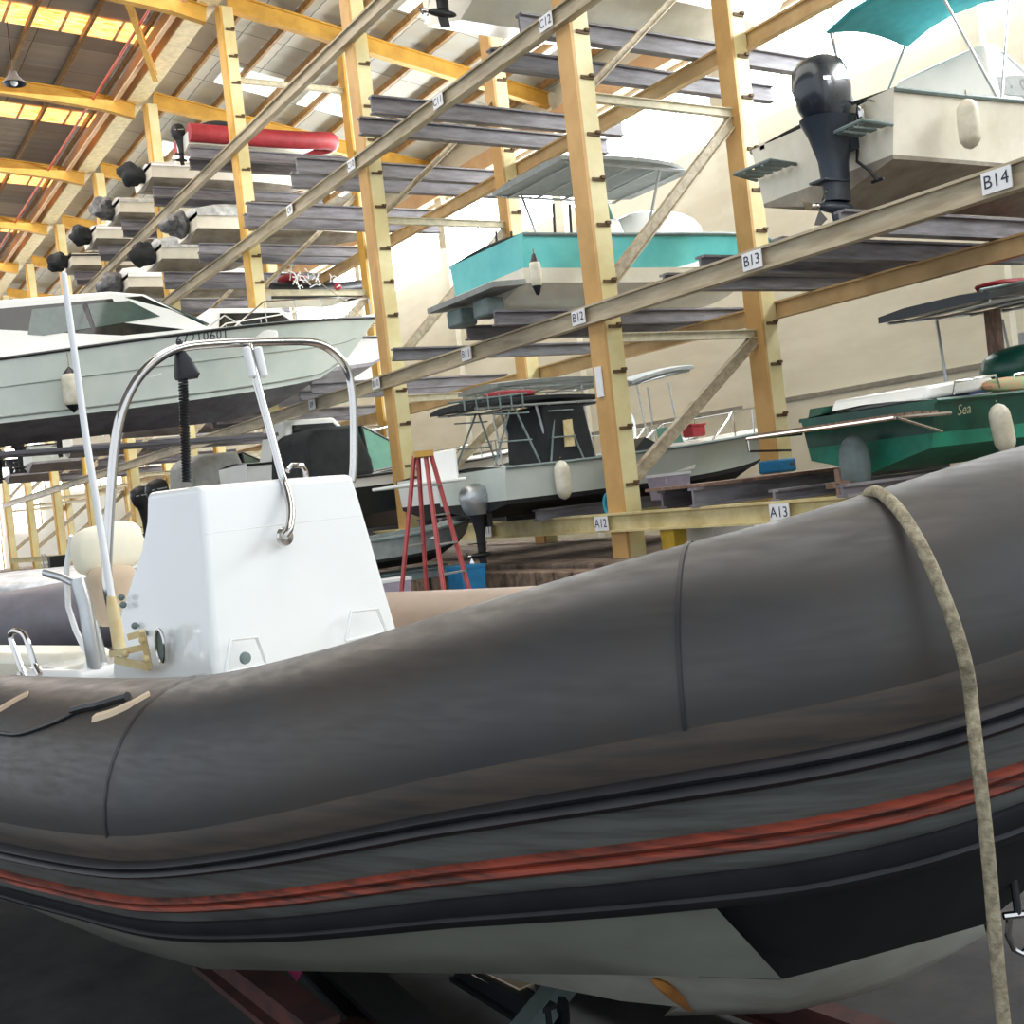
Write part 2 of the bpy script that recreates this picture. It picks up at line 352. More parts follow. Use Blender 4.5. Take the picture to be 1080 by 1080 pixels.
for i in range(len(FY)-1):
    for lv, z in LV.items():
        for x in (XF, XB):
            if lv == 'D' and i < 1: continue
            xx = x-.2 if x == XF else x+.2
            b = MB(); b.channel(R_((xx, FY[i], z)), R_((xx, FY[i+1], z)), .14, .26, .03)
            ml = mat('yellow_rail', S(214,200,150), .6, c2=S(186,168,112), scale=3) if lv == 'A' else (m_rail if x == XF else m_rail2)
            ra = b.build('rail', ml, rack, smooth=0)
            if x == XF and i < 3 and lv in 'ABC':
                for k in (0, 1):
                    n_ = 14-2*i-k; yy = 12.62+6.52*(i-1)+.2+3.12*k
                    if lv == 'A' and i == 2: continue
                    pb = MB(); pb.box(R_((xx-.09, yy, z)), (.015, .30, .2)); pl = pb.build('label_plate', m_plate, ra, smooth=0)
                    text_mesh('%s%d' % (lv, n_), .17, lambda u, v, yy=yy, z=z, xx=xx: R_((xx-.102, yy-u, z+v)), 'lettering', m_ink, pl)
# little white tag on the near front post
b = MB(); b.box(R_((XF-.19, FY[1]+.02, 2.95)), (.02, .14, .42)); b.build('paper_tag', m_plate, rack, smooth=0)
# boat bunks: pairs of dark I-beams lying across the rails
BN = {}
def bunk(y, lv, x0=9.1, x1=13.0, dy=.62, word='', zoff=.14, h=.22):
    for sgn, nm in ((-1, 'nearer'), (1, 'farther')):
        z = LV[lv] + zoff + h/2
        b = MB(); b.channel((x0+(.25 if sgn > 0 else 0), y+sgn*dy, z), (x1+(.4 if sgn > 0 else 0), y+sgn*dy, z), .16, h, .03)
        tag(b.build('support_beam', m_bunk, smooth=0), 'dark steel cross beam %s, the %s of its pair' % (word, nm), 'support beam', 'boat support beams')
# ------------------------------------------------------------------ boats
class Hull:
    def __init__(s, L, B, H, sheer=.3, rake=.14, dead=.28, kn=.62, full=2.4, flare=1.0, tw=.92, se=2.0):
        s.se = se; s.L, s.B, s.H, s.sheer, s.rake, s.dead, s.kn, s.full, s.flare, s.tw = L, B, H, sheer, rake, dead, kn, full, flare, tw
    def w(s, t): return s.B/2*((s.tw+(1-s.tw)*math.sin(PI*min(1, t*2)/2)) * (1 if t < .45 else max(.012, 1-((t-.45)/.55)**s.full)))
    def zs(s, t): return s.H*(1+s.sheer*t**s.se)
    def zk(s, t): return s.H*.8*max(0, (t-s.kn)/(1-s.kn))**2.2
    def p(s, t, v, side=-1):        # v: 0 keel, 1 chine, 2 sheer
        w, zs, zk = s.w(t), s.zs(t), s.zk(t); zc = max(s.dead*s.H+.32*s.H*t**3, zk+.02*(1-t)); zc = min(zc, zs-.05)
        wc = w*(.90-.30*t*t)
        if v <= 1: y = wc*v; z = zk+(zc-zk)*v**.9
        else:
            q = v-1; y = wc+(w-wc)*(q**(1+s.flare*t)); z = zc+(zs-zc)*q
        h = (z)/(zs+1e-6); x = s.L*t - s.rake*s.L*(t**4)*(1-h)**1.0
        return Vector((x, side*y, z))
VS = [0,.35,.7,1,1.06,1.12,1.3,1.5,1.7,1.85,2]
def hull(parent, H, top, bot, stripe=None, boot=1.12, band=None, name='hull', N=26, label=None):
    b = MB(); rows = []
    for i in range(N+1):
        t = i/N; rows.append([H.p(t, v, -1) for v in VS[::-1]] + [H.p(t, v, 1) for v in VS[1:]])
    nv = len(rows[0]); hv = VS[::-1]+VS[1:]
    def mf(i, j):
        m_ = (hv[j]+hv[j+1])/2
        if m_ < boot: return 1
        if stripe and m_ < boot+.1: return 2
        if band and m_ > band: return 2
        return 0
    b.grid(rows, mf=mf)
    tr = rows[0]; o = len(b.v); b.v += [tuple(v) for v in tr]     # transom
    half = nv//2
    for j in range(half): b.f.append((o+j, o+j+1, o+nv-2-j, o+nv-1-j)); b.m.append(mf(0, j))
    return b.build(name, [top, bot, stripe or top], parent, label, smooth=35)
def deck(parent, H, m, m_in=None, fore=.62, depth=.55, gw=.16, camber=.05):
    b = MB(); N = 26; rows = []
    for i in range(N+1):
        t = i/N; w = H.w(t); z = H.zs(t); x = H.L*t
        inn = max(0, w-gw); d = depth*H.H if t < fore and t > .04 else 0
        if t >= fore or t <= .04: row = [(x, -w, z), (x, -inn, z+.01), (x, -inn, z+.011), (x, -inn*.5, z+.01+camber*.7), (x, 0, z+.01+camber), (x, inn*.5, z+.01+camber*.7), (x, inn, z+.011), (x, inn, z+.01), (x, w, z)]
        else: row = [(x, -w, z), (x, -inn, z+.01), (x, -inn, z-d), (x, -inn*.5, z-d), (x, 0, z-d), (x, inn*.5, z-d), (x, inn, z-d), (x, inn, z+.01), (x, w, z)]
        rows.append(row)
    b.grid(rows); o = b.build('deck', m, parent, smooth=30)
    b = MB()
    for sd in (-1, 1): b.tube([H.p(i/24, 1.97, sd)+Vector((0, sd*.012, 0)) for i in range(25)], .028, 6)
    b.build('rub_rail', m_in or m_black, parent); return o
def outboard(parent, x, y, z, s=1.0, cowl=None, label=None, tilt=0, leg=None, lw=1.0):
    # z = transom top; motor hangs outside the transom
    cm = cowl or m_motor; lm = leg or m_black
    R = Matrix.Rotation(tilt, 3, 'Y'); o = Vector((x, y, z))
    def P(a, c, d): return o + R @ Vector((a*s, c*s, d*s))
    b = MB(); rows = []
    for k, (zz, cx, rx, ry) in enumerate([(-.02,-.30,.02,.02),(-.02,-.30,.20,.15),(.1,-.31,.27,.19),(.3,-.33,.31,.21),(.46,-.33,.29,.2),(.56,-.31,.22,.16),(.61,-.28,.1,.08),(.615,-.28,.01,.01)]):
        rows.append([P(cx+rx*math.copysign(abs(math.cos(a))**.75, math.cos(a)), ry*math.copysign(abs(math.sin(a))**.75, math.sin(a)), zz) for a in [2*PI*j/18 for j in range(18)]])
    b.grid(rows, close_v=True); c = b.build('outboard_motor', cm, parent, label)
    b = MB()
    for sd in (-1, 1): b.add([P(-.52, sd*.20, .3), P(-.12, sd*.215, .34), P(-.12, sd*.215, .37), P(-.52, sd*.20, .33)], [(0,1,2,3)])
    b.build('cowl_stripe', m_silver, c, smooth=0)
    b = MB(); rows = []
    for (zz, cx, rx, ry) in [(0,-.30,.18,.13),(-.15,-.28,.15,.1),(-.4,-.27,.11,.06),(-.7,-.27,.10,.045),(-.78,-.27,.1,.04)]:
        rows.append([P(cx+rx*lw*math.cos(a), ry*lw*math.sin(a), zz) for a in [2*PI*j/14 for j in range(14)]])
    b.grid(rows, close_v=True); b.box(P(-.08, 0, -.12), (.12*s, .24*s, .34*s), R); b.box(P(-.36, 0, -.60), (.34*s, .2*s, .02*s), R)
    b.build('midsection', lm, c)
    b = MB(); b.ell(P(-.30, 0, -.84), (.25*s, .06*s, .06*s), R=R); b.prism([(-.40,-.86),(-.22,-.86),(-.2,-1.06),(-.30,-1.05)], 1, -.012, .012) if False else None
    b.beam(P(-.30, 0, -.84), P(-.26, 0, -1.04), .02*s, .16*s, up=(1,0,0)); b.build('lower_unit', lm, c)
    b = MB()
    for k in range(3):
        a = 2*PI*k/3+.4; ca, sa = math.cos(a), math.sin(a)
        b.add([P(-.54, .03*ca, -.84+.03*sa), P(-.60, .17*ca-.05*sa, -.84+.17*sa+.05*ca), P(-.56, .19*ca, -.84+.19*sa), P(-.53, .15*ca+.06*sa, -.84+.15*sa-.06*ca)], [(0,1,2,3)])
    b.ell(P(-.57, 0, -.84), (.06*s, .035*s, .035*s), nu=10, nv=6, R=R); pr = b.build('propeller', m_steel, c)
    return c
def fender(name_label, top, length=.6, r=.12, rope=.4, capm=m_black, tilt=(0,0)):
    f = T('fender', name_label, 'fender', top, group=None)
    e = Vector((tilt[0], tilt[1], -1)).normalized(); c0 = e*rope
    b = MB(); b.lathe([(.0,0),(r*.55,.01),(r*.9,.05),(r,.1),(r*1.03,length*.5),(r,length-.1),(r*.9,length-.05),(r*.55,length-.01),(0,length)], c0, e, 16); b.build('body', m_fend, f)
    tp = .35 if capm is m_fend else 1
    b = MB(); b.lathe([(.012,-.09*tp),(.03,-.07*tp),(r*.62,.0),(r*.85,.045),(r*.6,.05)], c0, e, 14); b.build('end_cap', capm, f)
    b = MB(); b.lathe([(r*.6,length-.05),(r*.85,length-.045),(r*.62,length),(.03,length+.07*tp),(.012,length+.09*tp)], c0, e, 14); b.build('end_cap', capm, f)
    b = MB(); b.tube([(0,0,0), c0-e*.07], .009, 6); b.build('rope', m_rope, f); return f
def rails(parent, H, t0, t1, h=.35, n=6, name='bow_rail', m=None, inset=.08):
    b = MB()
    for sd in (-1, 1):
        pts = []
        for i in range(n*3+1):
            t = t0+(t1-t0)*i/(n*3); q = H.p(t, 2, sd); q.y -= sd*min(inset, abs(q.y)); q.z += h*min(1, i/3); pts.append(q)
        b.tube(pts, .016, 6)
        for i in range(1, n+1):
            q = pts[i*3]; b.tube([q, (q.x, q.y, H.zs(min(1, t0+(t1-t0)*i/n)))], .012, 6)
    return b.build(name, m or m_steel, parent)
def cabin(parent, side, w0, w1, m, name='cabin', label=None, bv=.03):
    # side: list of (x, z, k) going round; k = 0 base width, 1 roof width
    b = MB(); n = len(side); vs = []
    for sd in (-1, 1):
        for x, z, k in side: vs.append((x, sd*(w0+(w1-w0)*k), z))
    b.add(vs, [tuple(range(n)), tuple(range(2*n-1, n-1, -1))]+[(i, (i+1) % n, n+(i+1) % n, n+i) for i in range(n)])
    return bev(b.build(name, m, parent, label, smooth=40), bv, 3)
def pane(parent, pts, w0, w1, z0, z1, m, name='side_window', t=.02):
    # a pane on each cabin side following its lean: pts are (x, z)
    for sd in (-1, 1):
        b = MB(); n = len(pts); vs = []
        for dd in (.004, t):
            for x, z in pts: k = (z-z0)/(z1-z0); vs.append((x, sd*(w0+(w1-w0)*k+dd), z))
        b.add(vs, [tuple(range(n)), tuple(range(2*n-1, n-1, -1))]+[(i, (i+1) % n, n+(i+1) % n, n+i) for i in range(n)])
        b.build(name, m, parent, smooth=0)
def bvh(o, root=None):
    me = o.data; mw = Matrix.LocRotScale(root.location, root.rotation_euler, root.scale) if root else Matrix()
    return BVHTree.FromPolygons([mw @ v.co for v in me.vertices], [tuple(p.vertices) for p in me.polygons])

# --- white cruiser, pushed half into tier B ----------------------------------------------------
cz = T('cabin_cruiser', 'large white cabin cruiser numbered 67210601, its bow resting on the second tier of the rack', 'boat', (1.6, 22.3, 3.32))
cz.rotation_euler = (0, math.radians(-3), 0)
Hc = Hull(9.7, 2.9, 1.28, se=.9, sheer=.455, rake=.2, dead=.24, full=2.3, flare=.9)
hc = hull(cz, Hc, m_hullg, m_bot, m_hullg, boot=1.03)
deck(cz, Hc, m_white, m_black, fore=.5)
b = MB()
for sd in (-1, 1):
    b.tube([Hc.p(.02+i/26*.96, 1.09, sd)+Vector((0, sd*.01, 0)) for i in range(27)], .02, 6)
    b.tube([Hc.p(.02+i/26*.96, 1.55, sd)+Vector((0, sd*.004, 0)) for i in range(27)], .012, 6)
b.build('spray_rail', mat('hull_line', S(150,158,150), .5), cz)
z0, z1 = 1.3, 2.42
cabin(cz, [(1.0,z0,0),(1.35,1.85,.4),(1.2,2.34,1),(1.7,2.44,1),(3.9,2.5,1),(4.5,2.42,1),(5.55,1.72,.25),(6.9,1.55,.0),(6.9,1.3,0)], 1.2, 1.02, m_white, bv=.05)
pane(cz, [(1.55,1.72),(1.75,2.28),(4.45,2.38),(5.5,1.76),(5.2,1.70),(2.6,1.62),(2.4,1.72)], 1.2, 1.02, z0, z1, m_dglass, 'window_surround', .012)
pane(cz, [(2.35,1.80),(2.5,2.24),(3.35,2.28),(3.42,1.84),(2.6,1.76)], 1.2, 1.02, z0, z1, m_glass, t=.026)
pane(cz, [(3.5,1.84),(3.45,2.28),(4.2,2.3),(4.7,1.97)], 1.2, 1.02, z0, z1, m_glass, t=.026)
b = MB(); b.add([(4.55,-.9,2.4),(4.55,.9,2.4),(5.6,1.05,1.76),(5.6,-1.05,1.76)], [(0,1,2,3)]); o = b.build('windscreen', m_glass, cz, smooth=0)
o.modifiers.new('thick', 'SOLIDIFY').thickness = .03; o.modifiers['thick'].offset = 1
rails(cz, Hc, .62, .985, .42, 5)
b = MB(); b.tube([(5.7,-.85,1.78),(6.1,-.6,2.0),(6.5,-.5,1.75)], .016, 6); b.tube([(6.0,-.7,1.72),(5.5,-.2,1.95),(5.2,.1,2.1)], .012, 6); b.build('windscreen_wiper', m_silver, cz)
T1 = bvh(hc)
def hull_text(txt, size, x, z, H, hobj, parent, m, sp=1.0, name='hull_lettering', lean=0):
    tr = bvh(hobj)
    def f(u, v):
        h = tr.ray_cast(Vector((x+u, -6, z+v+u*lean)), Vector((0,1,0)))
        return (h[0]+Vector((0,-.006,0))) if h[0] is not None else Vector((x+u, -H.B/2, z+v))
    return text_mesh(txt, size, f, name, m, parent, spacing=sp)
hull_text('67210601', .235, 5.33, 1.49, Hc, hc, cz, m_ink, 1.12, lean=.06)
b = MB(); b.tube([(9.3,-.05,1.86),(8.7,-.3,2.3),(8.2,-.5,2.6)], .01, 5); b.build('bow_line', m_rope, cz)
fp = on(71, 372, 1, 20.7); fender('white fender with black end caps hanging on the numbered cruiser', (fp.x, 20.72, fp.z), .62, .15, .33)
b = MB(); q = on(200, 362, 1, 20.75)
# support beams below the cruiser
bunk(22.3, 'B', 9.2, 13.9, word='under the bow of the numbered cruiser')
fk = T('forklift', 'marina forklift holding up the stern half of the numbered cruiser', 'forklift', (-.4, 22.3, 0))
for yy in (-.28, .28): b = MB(); b.box((4.95, yy, 3.27), (7.9, .16, .07)); b.build('fork', m_bunk, fk, smooth=0)
for yy in (-.6, .6): b = MB(); b.channel((.8, yy, .15), (.8, yy, 7.5), .16, .3, .03, up=(1,0,0)); b.build('mast', m_yel, fk, smooth=0)
b = MB(); b.box((.95, 0, 3.6), (.12, 1.4, .9)); b.build('carriage', m_black, fk)
b = MB(); b.prism([(-3.4,.5),(-3.4,1.7),(-1.6,1.8),(.3,1.3),(.5,.5)], 1, -1.0, 1.0); bev(b.build('body', m_yelp, fk), .08)
for x in (-2.7, .1):
    for y in (-1.1, 1.1): b = MB(); b.lathe([(.1,-.2),(.62,-.2),(.68,-.1),(.68,.1),(.62,.2),(.1,.2)], (x,y,.68), (0,1,0), 24); b.build('wheel', m_black, fk)
b = MB()
for x, y in ((-2.2,-.8),(-2.2,.8),(-.6,-.8),(-.6,.8)): b.beam((x,y,1.6),(x+.1,y*.9,3.0),.08,.08,up=(0,1,0))
b.box((-1.3,0,3.02),(1.9,1.6,.06)); b.build('cab_guard', m_black, fk)
# boat behind the cruiser's bow, with rails and anchors
def small_cruiser(name, label, loc, L=6.5, B=2.4, H=1.0, top=m_white, bot=m_bot, canvas=None, glassm=m_glass, railsz=True, motor=None, fly=False, stripe=None, boot=1.12, rz=0, band=None):
    r = T(name, label, 'boat', loc, rz); h = Hull(L, B, H, sheer=.3, full=2.2)
    ho = hull(r, h, top, bot, stripe, boot=boot, band=band); deck(r, h, m_white, fore=.42)
    zz = H*1.02
    if canvas:
        cabin(r, [(.25,zz,0),(.3,zz+.8,.6),(.5,zz+.98,1),(L*.25,zz+1.0,1),(L*.28,zz+.3,.2),(L*.28,zz,0)], B*.45, B*.34, canvas, 'canvas_cover', bv=.08)
        b = MB(); x0, x1 = L*.27, L*.55
        b.add([(x0,-B*.42,zz+.05),(x0,-B*.34,zz+.95),(x1,-.25,zz+.22),(x1,.25,zz+.22),(x0,B*.34,zz+.95),(x0,B*.42,zz+.05)], [(0,1,2),(3,4,5),(1,4,3,2)])
        g = b.build('windscreen', glassm, r, smooth=0); g.modifiers.new('t', 'SOLIDIFY').thickness = .02
        b = MB(); b.tube([(x0,-B*.42,zz+.05),(x0,-B*.34,zz+.95),(x0,B*.34,zz+.95),(x0,B*.42,zz+.05)], .025, 6); b.tube([(x0,-B*.34,zz+.95),(x1,-.25,zz+.22),(x1,.25,zz+.22),(x0,B*.34,zz+.95)], .022, 6); b.tube([(x0,-B*.42,zz+.05),(x1,-.25,zz+.22)], .02, 6)
        b.build('windscreen_frame', m_black, r)
    else:
        z2 = zz+.85
        cabin(r, [(L*.2,zz-.05,0),(L*.24,z2,1),(L*.5,z2,1),(L*.62,zz+.2,.4),(L*.75,zz+.12,0),(L*.75,zz-.05,0)], B*.4, B*.32, m_white, bv=.05)
        pane(r, [(L*.26,zz+.35),(L*.275,z2-.12),(L*.49,z2-.12),(L*.56,zz+.4)], B*.4, B*.32, zz, z2, m_dglass)
    cb = MB(); cb.prism([(L*.55,zz+.0),(L*.56,zz+.2),(L*.78,zz+.16),(L*.86,zz+.1)], 1, -B*.22, B*.22); bev(cb.build('foredeck_hatch', m_white, r), .04)
    if railsz: rails(r, h, .55, .98, .3, 5)
    if motor: outboard(r, 0, 0, H*1.0, .9, motor)
    return r, h, ho
small_cruiser('motor_boat', 'white boat with cluttered steel bow rails just behind the numbered cruiser', (6.6, 24.6, 4.42), L=6.2, H=.95, B=1.7)
ck = T('bow_gear', 'tangle of white rails and anchor gear on the boat behind the numbered cruiser', 'anchor gear', tuple(on(330, 305, 1, 24.3)))
b = MB()
for k in range(16):
    p = Vector((random.uniform(-.5,.55), random.uniform(-.2,.2), random.uniform(-.2,.3))); q = p+Vector((random.uniform(-.25,.25), .1, random.uniform(-.05,.4))); b.tube([p, (p+q)/2+Vector((.03,0,.05)), q], .015, 5)
b.build('tangled_tubing', m_plate, ck)
b = MB(); b.tube([(-.1+.28*math.cos(a), 0, .1+.28*math.sin(a)) for a in [PI*k/8 for k in range(9)]], .02, 6); b.build('hoop', m_steel, ck)
b = MB(); b.ell((.62,0,.05), (.09,.09,.08)); b.build('buoy', m_red, ck)

# --- teal boat B12 -----------------------------------------------------------------------------
def ttop(parent, x0, x1, w, z, mat_top, legs, thick=.06, zdeck=1.0, name='hardtop', lz=.0):
    b = MB(); n = 10; rows = []
    for i in range(n+1):
        t = i/n; x = x0+(x1-x0)*t; ww = w*(1-.25*max(0, (t-.7)/.3)**2); zz = z+.06*math.sin(PI*t)+lz*t
        rows.append([(x, -ww, zz), (x, -ww*.5, zz+.04), (x, ww*.5, zz+.04), (x, ww, zz), (x, ww, zz-thick), (x, -ww, zz-thick)])
    b.grid(rows, close_v=True); b.f.append(tuple(range(6))); b.m.append(0); b.f.append(tuple(n*6+k for k in range(6))); b.m.append(0)
    top = b.build(name, mat_top, parent, smooth=30)
    b = MB()
    for (xa, ya, xb) in legs:
        for sd in (-1, 1): b.tube([(xa, sd*ya, zdeck), (xb, sd*(w-.12), z-thick)], .022, 6)
    xs = sorted(l[2] for l in legs)
    b.tube([(x0+.1, -w+.06, z-thick-.01),(x1-.2, -w+.06, z-thick-.01+lz)], .02, 6); b.tube([(x0+.1, w-.06, z-thick-.01),(x1-.2, w-.06, z-thick-.01+lz)], .02, 6)
    for t in (.1,.3,.5,.7,.9): b.tube([(x0+(x1-x0)*t, -w+.06, z-thick-.02+lz*t),(x0+(x1-x0)*t, w-.06, z-thick-.02+lz*t)], .018, 6)
    b.build('top_frame', m_silver, parent); return top
def console(parent, x, z, w=.4, l=.7, h=.9, m=m_white):
    b = MB(); b.prism([(x-l/2, z), (x-l/2+.05, z+h), (x+.05, z+h+.02), (x+l/2, z+.25), (x+l/2+.1, z)], 1, -w, w); c = bev(b.build('console', m, parent), .05, 3)
    b = MB(); b.add([(x-.02,-w*.9,z+h),(x-.02,w*.9,z+h),(x+.15-.25,w*.75,z+h+.35),(x+.15-.25,-w*.75,z+h+.35)], [(0,1,2,3)]); g = b.build('windscreen', m_gglass, c, smooth=0); g.modifiers.new('t','SOLIDIFY').thickness = .015
    return c
tb = T('centre_console_boat', 'turquoise and white open boat with grey flat canopy on the second tier', 'boat', (9.35, 14.8, 4.33))
Ht = Hull(6.2, 2.35, .95, sheer=.28, full=2.6, dead=.26, flare=.8)
th = hull(tb, Ht, m_teal, m_cream_gel, m_teal, boot=1.3, band=None)
deck(tb, Ht, m_white, m_dgrey, fore=.6)
ttop(tb, .9, 3.6, 1.0, 2.15, m_gcanv, [(1.6,.5,1.4),(2.6,.5,2.9)], zdeck=.6)
console(tb, 2.3, .5, m=m_white)
b = MB(); b.ell((3.35,0,1.12), (.95,.62,.52), e=.8); b.build('bow_cover', m_white, tb)
b = MB()
for x in (.7,1.0,1.3,1.6): b.tube([(x,-.9,1.0),(x+.03,-.9,1.45)], .02, 6); b.tube([(x+.1,.9,1.0),(x+.13,.9,1.5)], .02, 6)
b.build('fishing_rod_holder', m_black, tb)
b = MB(); b.prism([(-.55,.18),(.02,.22),(.02,.3),(-.55,.26)], 1, -1.0, 1.0); b.build('swim_platform', m_gcanv, tb)
for yy in (-.35,.45): b = MB(); b.box((-.26,yy,.0), (.32,.42,.27)); bev(b.build('trim_tab_bracket', m_dgrey, tb), .04)
hull_text('ST 10126C', .15, 5.0, .98, Ht, th, tb, m_ink)
fp = on(790-530+3, 0, 1, 13.6) if False else on(562, 262, 1, 13.5)
fender('white fender hanging beside the transom corner of the turquoise boat', (fp.x, 13.5, fp.z), .42, .085, .16)
bunk(14.8, 'B', 9.0, 14.6, word='under the turquoise boat', h=.22)
b = MB(); b.channel((9.2, 17.9, 4.2), (14.2, 17.9, 4.2), .16, .22, .03); tag(b.build('support_beam', m_bunk, smooth=0), 'dark steel cross beam on the second tier just left of the turquoise boat', 'support beam', 'boat support beams')
bunk(11.2, 'B', 9.9, 14.2, dy=.5, word='in the empty bay right of the turquoise boat')

# --- outboard boat, top right ------------------------------------------------------------------
ob = T('outboard_boat', 'white boat with a big dark outboard motor and teal canopy, high at the right', 'boat', (10.7, 9.3, 4.5))
Ho = Hull(7.2, 2.4, 1.02, sheer=.35, full=2.5, dead=.26, flare=.9)
oh = hull(ob, Ho, m_cream_gel, m_botg, None, boot=1.06)
deck(ob, Ho, m_white, m_dgrey, fore=.55)
outboard(ob, .02, -.42, .86, 1.18, m_motor, leg=mat('motor_leg', S(44,54,66), .4), lw=1.7)
b = MB()
for sd in (-1, 1):
    b.tube([(-.02,sd*.38,.62),(-.42,sd*.42,.66),(-.45,sd*1.0,.66),(-.02,sd*1.05,.62)], .022, 6)
    for k in range(4): b.box((-.22, sd*(.5+.15*k), .64), (.38, .09, .025))
b.build('swim_platform', m_dgrey, ob)
b = MB(); b.tube([(-.03,-.55,.5),(-.12,-.6,.35),(-.1,-.75,.2),(-.06,-.8,.08)], .018, 6); b.tube([(-.05,-.72,.08),(-.05,-.88,.08)], .02, 6); b.build('boarding_ladder', m_black, ob)
b = MB(); b.ell((-.12,-.72,.86), (.05,.05,.12)); b.tube([(-.03,-.7,.95),(-.16,-.72,.95),(-.16,-.85,.95),(-.03,-.85,.95)], .015, 6); b.build('stern_cleat', m_steel, ob)
cabin(ob, [(2.2,1.0,0),(2.35,1.95,.8),(2.7,2.02,1),(3.9,1.2,.2),(5.2,1.14,0),(5.2,1.0,0)], .9, .6, m_white, bv=.05)
pane(ob, [(2.35,1.25),(2.45,1.85),(2.75,1.9),(3.6,1.3)], .9, .6, 1.0, 2.0, m_gcanv)
b = MB(); rows = []
for i in range(9):
    t = i/8; x = 1.25+1.6*t; zc = 2.62+.1*math.sin(PI*t); rows.append([(x, -.8, zc-.08), (x, -.4, zc+.03), (x, 0, zc+.06), (x, .4, zc+.03), (x, .8, zc-.08)])
b.grid(rows); bt = b.build('bimini_canopy', m_tcanv, ob); bt.modifiers.new('t','SOLIDIFY').thickness = .03
b = MB()
for sd in (-1, 1):
    b = MB(); b.tube([(2.0,sd*1.05,1.02),(1.32,sd*.79,2.54)], .018, 6); b.tube([(2.0,sd*1.05,1.02),(2.8,sd*.79,2.54)], .018, 6); b.build('canopy_frame', m_silver, ob)
b = MB(); b.prism([(0,.95),(0,1.06),(2.3,1.72),(3.0,1.75),(3.0,1.0)], 1, .86, .98); bev(b.build('cockpit_bulwark', m_cream_gel, ob), .02)
b = MB(); b.ell((.95,.5,1.25), (.22,.2,.42), e=.7); b.build('pilot_seat', m_gcanv, ob)
tp_ = on(1060, 92, 1, 8.1)
hull_text('· Sea', .34, tp_.x-10.7+.42, tp_.z-4.5, Ho, oh, ob, mat('grey_lettering', S(120,122,126), .5), 1.05, lean=.05)
fp = on(1018, 95, 1, 7.95); fender('big white fender hanging on the outboard boat at the upper right', (fp.x, 7.95, fp.z), .5, .12, .13, m_fend)
bunk(9.3, 'B', 10.2, 15.0, dy=.6, word='under the outboard boat at the right', h=.26)
# --- hull high on tier C, with a black motor ---------------------------------------------------
hb = T('boat', 'pale hull seen from below on the third tier, black outboard at its stern', 'boat', (9.0, 14.2, 8.5))
H2 = Hull(6.8, 2.3, .95, sheer=.3, dead=.3); hull(hb, H2, m_cream_gel, m_cream_gel, None, boot=1.05); deck(hb, H2, m_white)
outboard(hb, 0, .0, .9, 1.0, m_black)
b = MB(); b.prism([(-.4,.3),(.02,.34),(.02,.42),(-.4,.36)], 1, -.95, -.3); b.build('swim_platform', m_plate, hb)
bunk(14.2, 'C', 9.6, 15.5, word='under the pale hull on the third tier', h=.3)
bunk(17.6, 'C', 8.9, 14.2, word='in the empty slot left of the pale hull, third tier', h=.3, dy=.5)
bunk(20.9, 'C', 8.9, 14.0, word='on the third tier, empty, left of the tall second post', h=.3, dy=.45)
bunk(24.0, 'C', 9.0, 13.8, word='on the third tier, third pair from the pale hull', h=.3, dy=.45)
# --- wrapped and small boats on the upper tiers ------------------------------------------------
m_bagg = mat('grey_plastic_bag', S(96,98,100), .45, c2=S(56,58,60), scale=8, bump=.5)
def wrapped(label, loc, L=5.6, B=1.9, seed=0, motor=True, cov=m_wrap, hullm=m_cream_gel, lump=.28):
    r = T('wrapped_boat', label, 'boat', loc); h = Hull(L, B, .52, full=2.2, sheer=.2); hull(r, h, hullm, m_botg, None, boot=1.03)
    b = MB(); rows = []; N = 22
    for i in range(N+1):
        t = i/N; w = h.w(t)+.03; z = h.zs(t); bump_ = lump*(.5+.9*math.sin(PI*min(1, t*1.3+.08)))*(1 if t < .9 else (1-t)*10)
        row = []
        for j in range(9):
            a = PI*j/8; nz = noise.noise(Vector((t*7+seed, a*2, seed*3.1)))*.09
            row.append((h.L*t, -w*math.cos(a), z-.1+(bump_+nz+.12)*math.sin(a)**.7))
        rows.append(row)
    b.grid(rows); b.f.append(tuple(range(9))); b.m.append(0); b.build('shrink_wrap_cover', cov, r)
    if motor:
        
        mb = MB(); rows = []; 
        for i in range(13):
            ph = -PI/2+PI*i/12; row = []
            for j in range(16):
                th = 2*PI*j/16; v = Vector((.34*math.cos(ph)*math.cos(th), .42*math.cos(ph)*math.sin(th), .3*math.sin(ph))); v *= 1+.5*noise.noise(v*4+Vector((seed,0,0))); row.append(v+Vector((-.28,0,.42)))
            rows.append(row)
        mb.grid(rows, close_v=True); mb.build('bagged_motor', m_canvas if seed % 2 else m_bagg, r)
    return r
def group_bunk(y, lv, word, x0=9.0, x1=13.8): bunk(y, lv, x0, x1, dy=.42, word=word, h=.26)
wrapped('boat wrapped in grey film on the third tier, left of the leaning grey hulls', (8.9, 27.4, 8.5), seed=2)
group_bunk(27.4, 'C', 'under the nearer film-wrapped boat of the third tier')
wrapped('white film-wrapped boat on the third tier, farther along than its twin', (8.9, 30.5, 8.5), L=3.0, seed=5)
group_bunk(30.5, 'C', 'under the farther film-wrapped boat of the third tier')
wrapped('pale covered boat on the third tier in the fifth bay', (8.9, 34.0, 8.5), seed=8, cov=m_plate); group_bunk(34.0, 'C', 'under the pale covered boat in the fifth bay')
